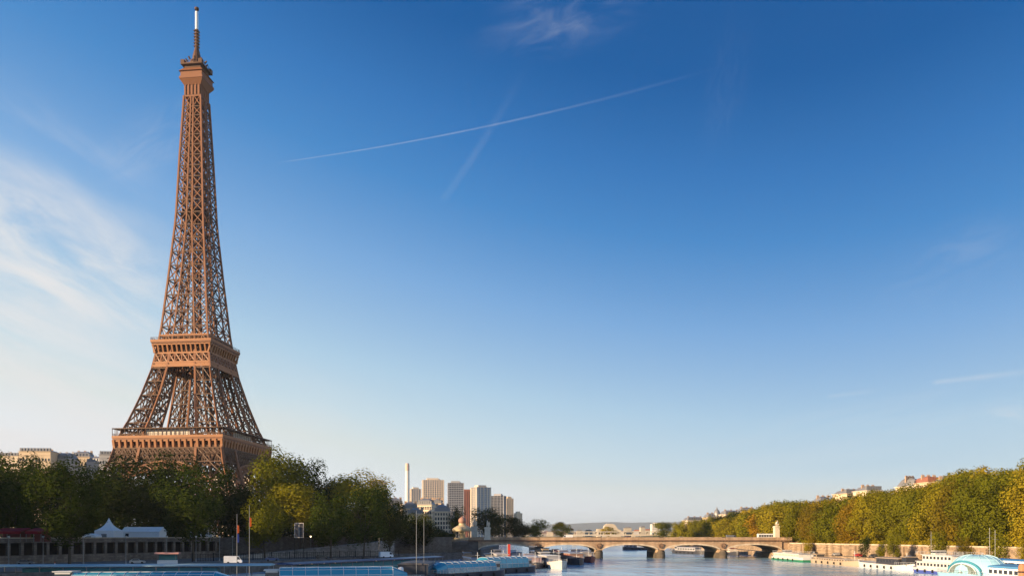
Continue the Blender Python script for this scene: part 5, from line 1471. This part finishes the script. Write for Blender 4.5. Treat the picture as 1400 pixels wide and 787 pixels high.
# lamps
def lamp(label, x, y, z, h, lit=False, group=None):
    t = thing('street_lamp', label, 'street lamp', (x, y, z), 0, group)
    mb = MB(); mb.lathe([(.28, 0), (.22, .5), (.10, .9), (.085, h * .6), (.065, h - .7), (.16, h - .65), (.16, h - .55)], 8); mb.build('post', M_pole, t)
    g_ = mat('lit_lamp_glass', (1, .8, .5), .5, emit=(1.0, .72, .40, 3.5)) if lit else mat('lamp_glass', (.5, .5, .48), .3)
    mb = MB(); mb.lathe([(.12, h - .55), (.30, h - .35), (.34, h - .1), (.2, h + .12), (.05, h + .2)], 8); mb.build('lantern', g_, t, True)
    mb = MB(); mb.lathe([(.36, h - .02), (.2, h + .2), (.04, h + .35)], 8); mb.build('lantern_cap', M_black, t)
    return t
for px, Y in ((12, 218), (59, 222), (114, 226), (172, 232), (228, 240), (268, 250), (300, 262), (318, 275)):
    lamp('thin grey lamp post on the left quay in front of the row of openings', X_(px, Y), Y, QL, 8.3, group='lamp posts along the left quay')
lamp('lit lamp shining at the dark right end of the left grove', X_(518.5, 330), 330, 6.0, Z_(727, 330) - 6.0, True)
lamp('warm lit lamp just right of the framed sign board', X_(425, 318), 318, 4.5, Z_(732, 318) - 4.5, True)
for px, yt, Y, lab in ((1273, 726, 252, 'slender mast on the right quay by the cruise boat'), (1353, 721, 222, 'tall pale mast behind the glass dome'), (1360.5, 724, 226, 'second thin mast right of the tall pale one')):
    x = X_(px, Y); zb = QR if x > edgeR(Y) else 0
    t = thing('mast', lab, 'mast', (x, Y, zb)); h = Z_(yt, Y) - zb
    mb = MB(); mb.tube([(0, 0, 0), (0, 0, h)], [.09, .05], 7); mb.build('pole', M_pole, t)
    mb = MB(); mb.tube([(-.9, 0, h * .8), (.9, 0, h * .8)], .045, 5); mb.tube([(-.5, 0, h * .9), (.5, 0, h * .9)], .04, 5); mb.build('crosstree', M_pole, t)

# ------------------------------------------------------------------ vehicles and kiosk on the quays
WH = MB(); WH.lathe([(.12, -.11), (.33, -.11), (.33, .11), (.12, .11)], 14)
WHEEL = WH.mesh('wheel', M_black)
HLM = MB(); HLM.box(0, 0, 0, .06, .32, .16); HLM = HLM.mesh('headlight', mat('headlight_glass', (.7, .7, .7), .1))
def vehicle(label, x, y, z, rz, m, kind='car', group=None):
    t = thing('parked_' + kind, label, kind, (x, y, z), rz, group)
    if kind == 'van': P = [(-2.6, .35), (2.5, .35), (2.6, .9), (2.35, 1.2), (1.7, 2.15), (1.4, 2.3), (-2.5, 2.35), (-2.6, 2.2)]; G_ = [(1.05, 1.3), (2.15, 1.28), (1.62, 2.08), (1.05, 2.1)]; W = 1.95
    else: P = [(-2.1, .3), (2.1, .3), (2.15, .7), (1.9, .88), (.95, 1.0), (.35, 1.45), (-1.2, 1.48), (-1.85, 1.05), (-2.15, .95)]; G_ = [(-1.55, 1.02), (.8, 1.02), (.28, 1.40), (-1.12, 1.42)]; W = 1.75
    mb = MB(); mb.ext(P, -W / 2, W / 2); mb.build('body', m, t)
    mb = MB(); mb.ext(G_, -W / 2 - .012, W / 2 + .012)
    mb.build('side_windows', M_win, t)
    k = 4 if kind == 'van' else 4
    (xa, za), (xb, zb_) = (P[3], P[4]) if kind == 'van' else (P[4], P[5])
    mb = MB(); d = Vector((xb - xa, 0, zb_ - za)); nn = Vector((-d.z, 0, d.x)).normalized() * -.015
    if nn.z < 0: nn = -nn
    a, b_ = Vector((xa, 0, za)) + d * .08 + nn, Vector((xa, 0, za)) + d * .92 + nn
    mb.add([(a.x, -W * .43, a.z), (a.x, W * .43, a.z), (b_.x, W * .40, b_.z), (b_.x, -W * .40, b_.z)], [(0, 1, 2, 3)]); mb.build('windscreen', M_win, t)
    for sx in (-1.35, 1.35):
        for sy in (-1, 1):
            w_ = link('wheel', WHEEL, t, (sx, sy * (W / 2 - .06), .33)); w_.rotation_euler.x = R(90)
    for sy in (-1, 1): link('headlight', HLM, t, (P[2][0] - .02, sy * W * .36, .72))
    return t
M_carw = mat('white_car_paint', (.75, .75, .76), .3, spec=.6); M_carg = mat('grey_car_paint', (.16, .17, .18), .3, .2, spec=.6); M_cark = mat('black_car_paint', (.03, .03, .035), .25, spec=.6); M_carb = mat('blue_car_paint', (.05, .09, .22), .3, spec=.6); M_carr = mat('red_car_paint', (.35, .03, .03), .3, spec=.6); M_cars = mat('silver_car_paint', (.45, .45, .46), .3, .4)
vehicle('white van parked on the left quay below the flag poles', X_(319, 236), 236, QL, R(12), M_carw, 'van')
vehicle('white van on the quay right of the ramp, above the navy roof', X_(528, 300), 300, QL, R(30), M_carw, 'van')
vehicle('dark blue car parked on the left quay near the pale ramp', X_(372, 262), 262, QL, R(20), M_carb)
vehicle('black car parked on the left quay under the sign board', X_(440, 285), 285, QL, R(28), M_cark)
vehicle('silver car parked on the left quay left of the kiosk', X_(188, 236), 236, QL, R(16), M_cars)
vehicle('grey car parked at the left edge of the quay beneath the red awnings', X_(35, 226), 226, QL, R(14), M_carg)
for k, (Y, m, c) in enumerate(((372, M_cark, 'black'), (352, M_cars, 'silver'), (334, M_carr, 'red'), (322, M_carg, 'dark grey'), (298, M_carb, 'dark blue'), (268, M_carw, 'white'))):
    vehicle('%s car parked on the right quay at the foot of the sunlit wall' % c, (edgeR(Y) + wallR(Y)) / 2 + 1.5, Y, QR, R(94), m)
for k, (px, yy, m, c, kd) in enumerate(((705, 404, M_cark, 'black', 'car'), (776, 405, M_carw, 'white', 'van'), (860, 404, M_carr, 'red', 'car'), (930, 412, M_cars, 'silver', 'car'), (1000, 404, M_carg, 'grey', 'van'))):
    vehicle('%s %s crossing the bridge behind the stone parapet' % (c, kd), X_(px, yy), yy, 9.46, R(180 if k % 2 else 0), m, kd)
t = thing('bus', 'white bus at the right end of the bridge beside the pylon', 'bus', (X_(1047, 408), 408, 9.46))
mb = MB(); mb.ext([(-4.2, .35), (4.2, .35), (4.25, 2.6), (4.0, 3.0), (-4.1, 3.0), (-4.25, 2.7)], -1.2, 1.2); mb.build('body', M_carw, t)
mb = MB()
for k in range(6): mb.bz(-3.9 + k * 1.3, -2.8 + k * 1.3, -1.22, 1.22, 1.4, 2.4)
mb.build('side_windows', M_win, t)
for sx in (-2.6, 2.7):
    for sy in (-1, 1):
        w_ = link('wheel', WHEEL, t, (sx, sy * 1.12, .45)); w_.rotation_euler.x = R(90); w_.scale = (1.35, 1.35, 1.1)
t = thing('kiosk', 'white quay kiosk with a pinkish canopy below the openings', 'kiosk', (X_(229, 232), 232, QL), R(14))
mb = MB(); mb.bz(-2.6, 2.6, -1.2, 1.2, 0, 1.2); mb.build('counter', M_white, t)
mb = MB(); mb.ext([(-1.9, 3.0), (1.9, 3.0), (1.6, 3.5), (-1.6, 3.5)], -3.3, 3.3, 'x'); mb.build('canopy', mat('pinkish_canvas', (.50, .26, .22), .8), t)
mb = MB(); mb.bz(-2.5, 2.5, .8, 1.0, 1.2, 3.0); mb.build('back_wall', M_teal, t)
pm = MB(); pm.bz(-.06, .06, -.06, .06, 1.2, 3.0); me_ = pm.mesh('post', M_pole)
for sx in (-2.4, 2.4):
    for sy in (-1.1, 1.1): link('post', me_, t, (sx, sy, 0))
t = thing('traffic_cone', 'small orange cone standing on the left quay', 'cone', (X_(75, 224), 224, QL))
mb = MB(); mb.box(0, 0, .03, .55, .55, .06); mb.lathe([(.24, .05), (.05, .95)], 10); mb.build('cone', mat('orange_plastic', (.75, .15, .03), .5), t)
mb = MB(); mb.lathe([(.19, .32), (.125, .58)], 10, sx=1.04, sy=1.04); mb.build('white_band', M_white, t)

# iron fence along the foot of the ramp
t = thing('fence', 'dark iron fence of upright bars on the quay in front of the ramp', 'fence', (-70, 285, QL))
fm = MB(); P, Q = Vector((-34, -28)), Vector((24, 36)); L_ = (Q - P).length
for k in range(int(L_ / .9)):
    c_ = P.lerp(Q, k * .9 / L_); fm.beam((c_.x, c_.y, 0), (c_.x, c_.y, 2.4), .09)
fm.beam((P.x, P.y, 2.2), (Q.x, Q.y, 2.2), .1); fm.beam((P.x, P.y, .3), (Q.x, Q.y, .3), .1)
fm.build('bars', M_black, t)
fm = MB(); fm.bz(-.14, .14, -.14, .14, 0, 2.7); me_ = fm.mesh('fence_post', M_black)
for k in range(13):
    c_ = P.lerp(Q, k / 12); link('fence_post', me_, t, (c_.x, c_.y, 0))

# hedge on the terrace left of the bridge
def hedge(label, p, q, w, h, z, m, seed):
    rg = np.random.default_rng(seed); P, Q = np.array(p, float), np.array(q, float); L = np.linalg.norm(Q - P); u = (Q - P) / L; nn = np.array([-u[1], u[0]])
    n = int(L * 90); s_ = rg.random(n) * L; a = rg.uniform(-.5, .5, n) * w; zz = h * rg.random(n) ** .6 * (1 + .15 * np.sin(s_ * .9 + seed))
    c = np.stack([P[0] + u[0] * s_ + nn[0] * a, P[1] + u[1] * s_ + nn[1] * a, z + zz], 1)
    d = rg.normal(size=(n, 3)); d /= np.linalg.norm(d, axis=1)[:, None]; b_ = np.cross(d, rg.normal(size=(n, 3))); b_ /= np.linalg.norm(b_, axis=1)[:, None]
    sz = rg.uniform(.25, .6, n)[:, None]
    V = np.stack([c - d * sz, c - b_ * sz * .6, c + d * sz, c + b_ * sz * .6], 1).reshape(-1, 3)
    mb = MB(); mb.v = [tuple(v) for v in V]; mb.f = [(4 * i, 4 * i + 1, 4 * i + 2, 4 * i + 3) for i in range(n)]
    me = bpy.data.meshes.new('hedge'); me.from_pydata(mb.v, [], mb.f); me.materials.append(m)
    tag(link('hedge', me), label, 'hedge')
hedge('dark clipped hedge on the terrace between the grove and the bridge', (-62, 368), (-30, 400), 4, 3.0, ST_L, LM['dark'], 3)
hedge('long dark hedge behind the parapet under the left grove', (-116, 318), (-66, 366), 4, 3.4, ST_L, LM['dark'], 5)
hedge('dark hedge behind the white tents', (-160, 268), (-124, 318), 4, 4.5, ST_L, LM['dark'], 7)
hedge('shrubs along the right parapet under the yellow trees', (158, 270), (146, 392), 2.5, 1.8, ST_R, LM['olive'], 9)

# ------------------------------------------------------------------ the air
hz = bpy.data.materials.new('haze_air'); hz.use_nodes = True
nt = hz.node_tree; nt.nodes.clear()
pv = nt.nodes.new('ShaderNodeVolumePrincipled'); pv.inputs['Color'].default_value = (.80, .88, .98, 1); pv.inputs['Density'].default_value = .000045
pv.inputs['Anisotropy'].default_value = .15
nt.links.new(pv.outputs[0], nt.nodes.new('ShaderNodeOutputMaterial').inputs['Volume'])
mb = MB(); mb.bz(-13100, 13100, -500, 17300, -4.2, 360)
o = mb.build('haze', hz); tag(o, kind='stuff')
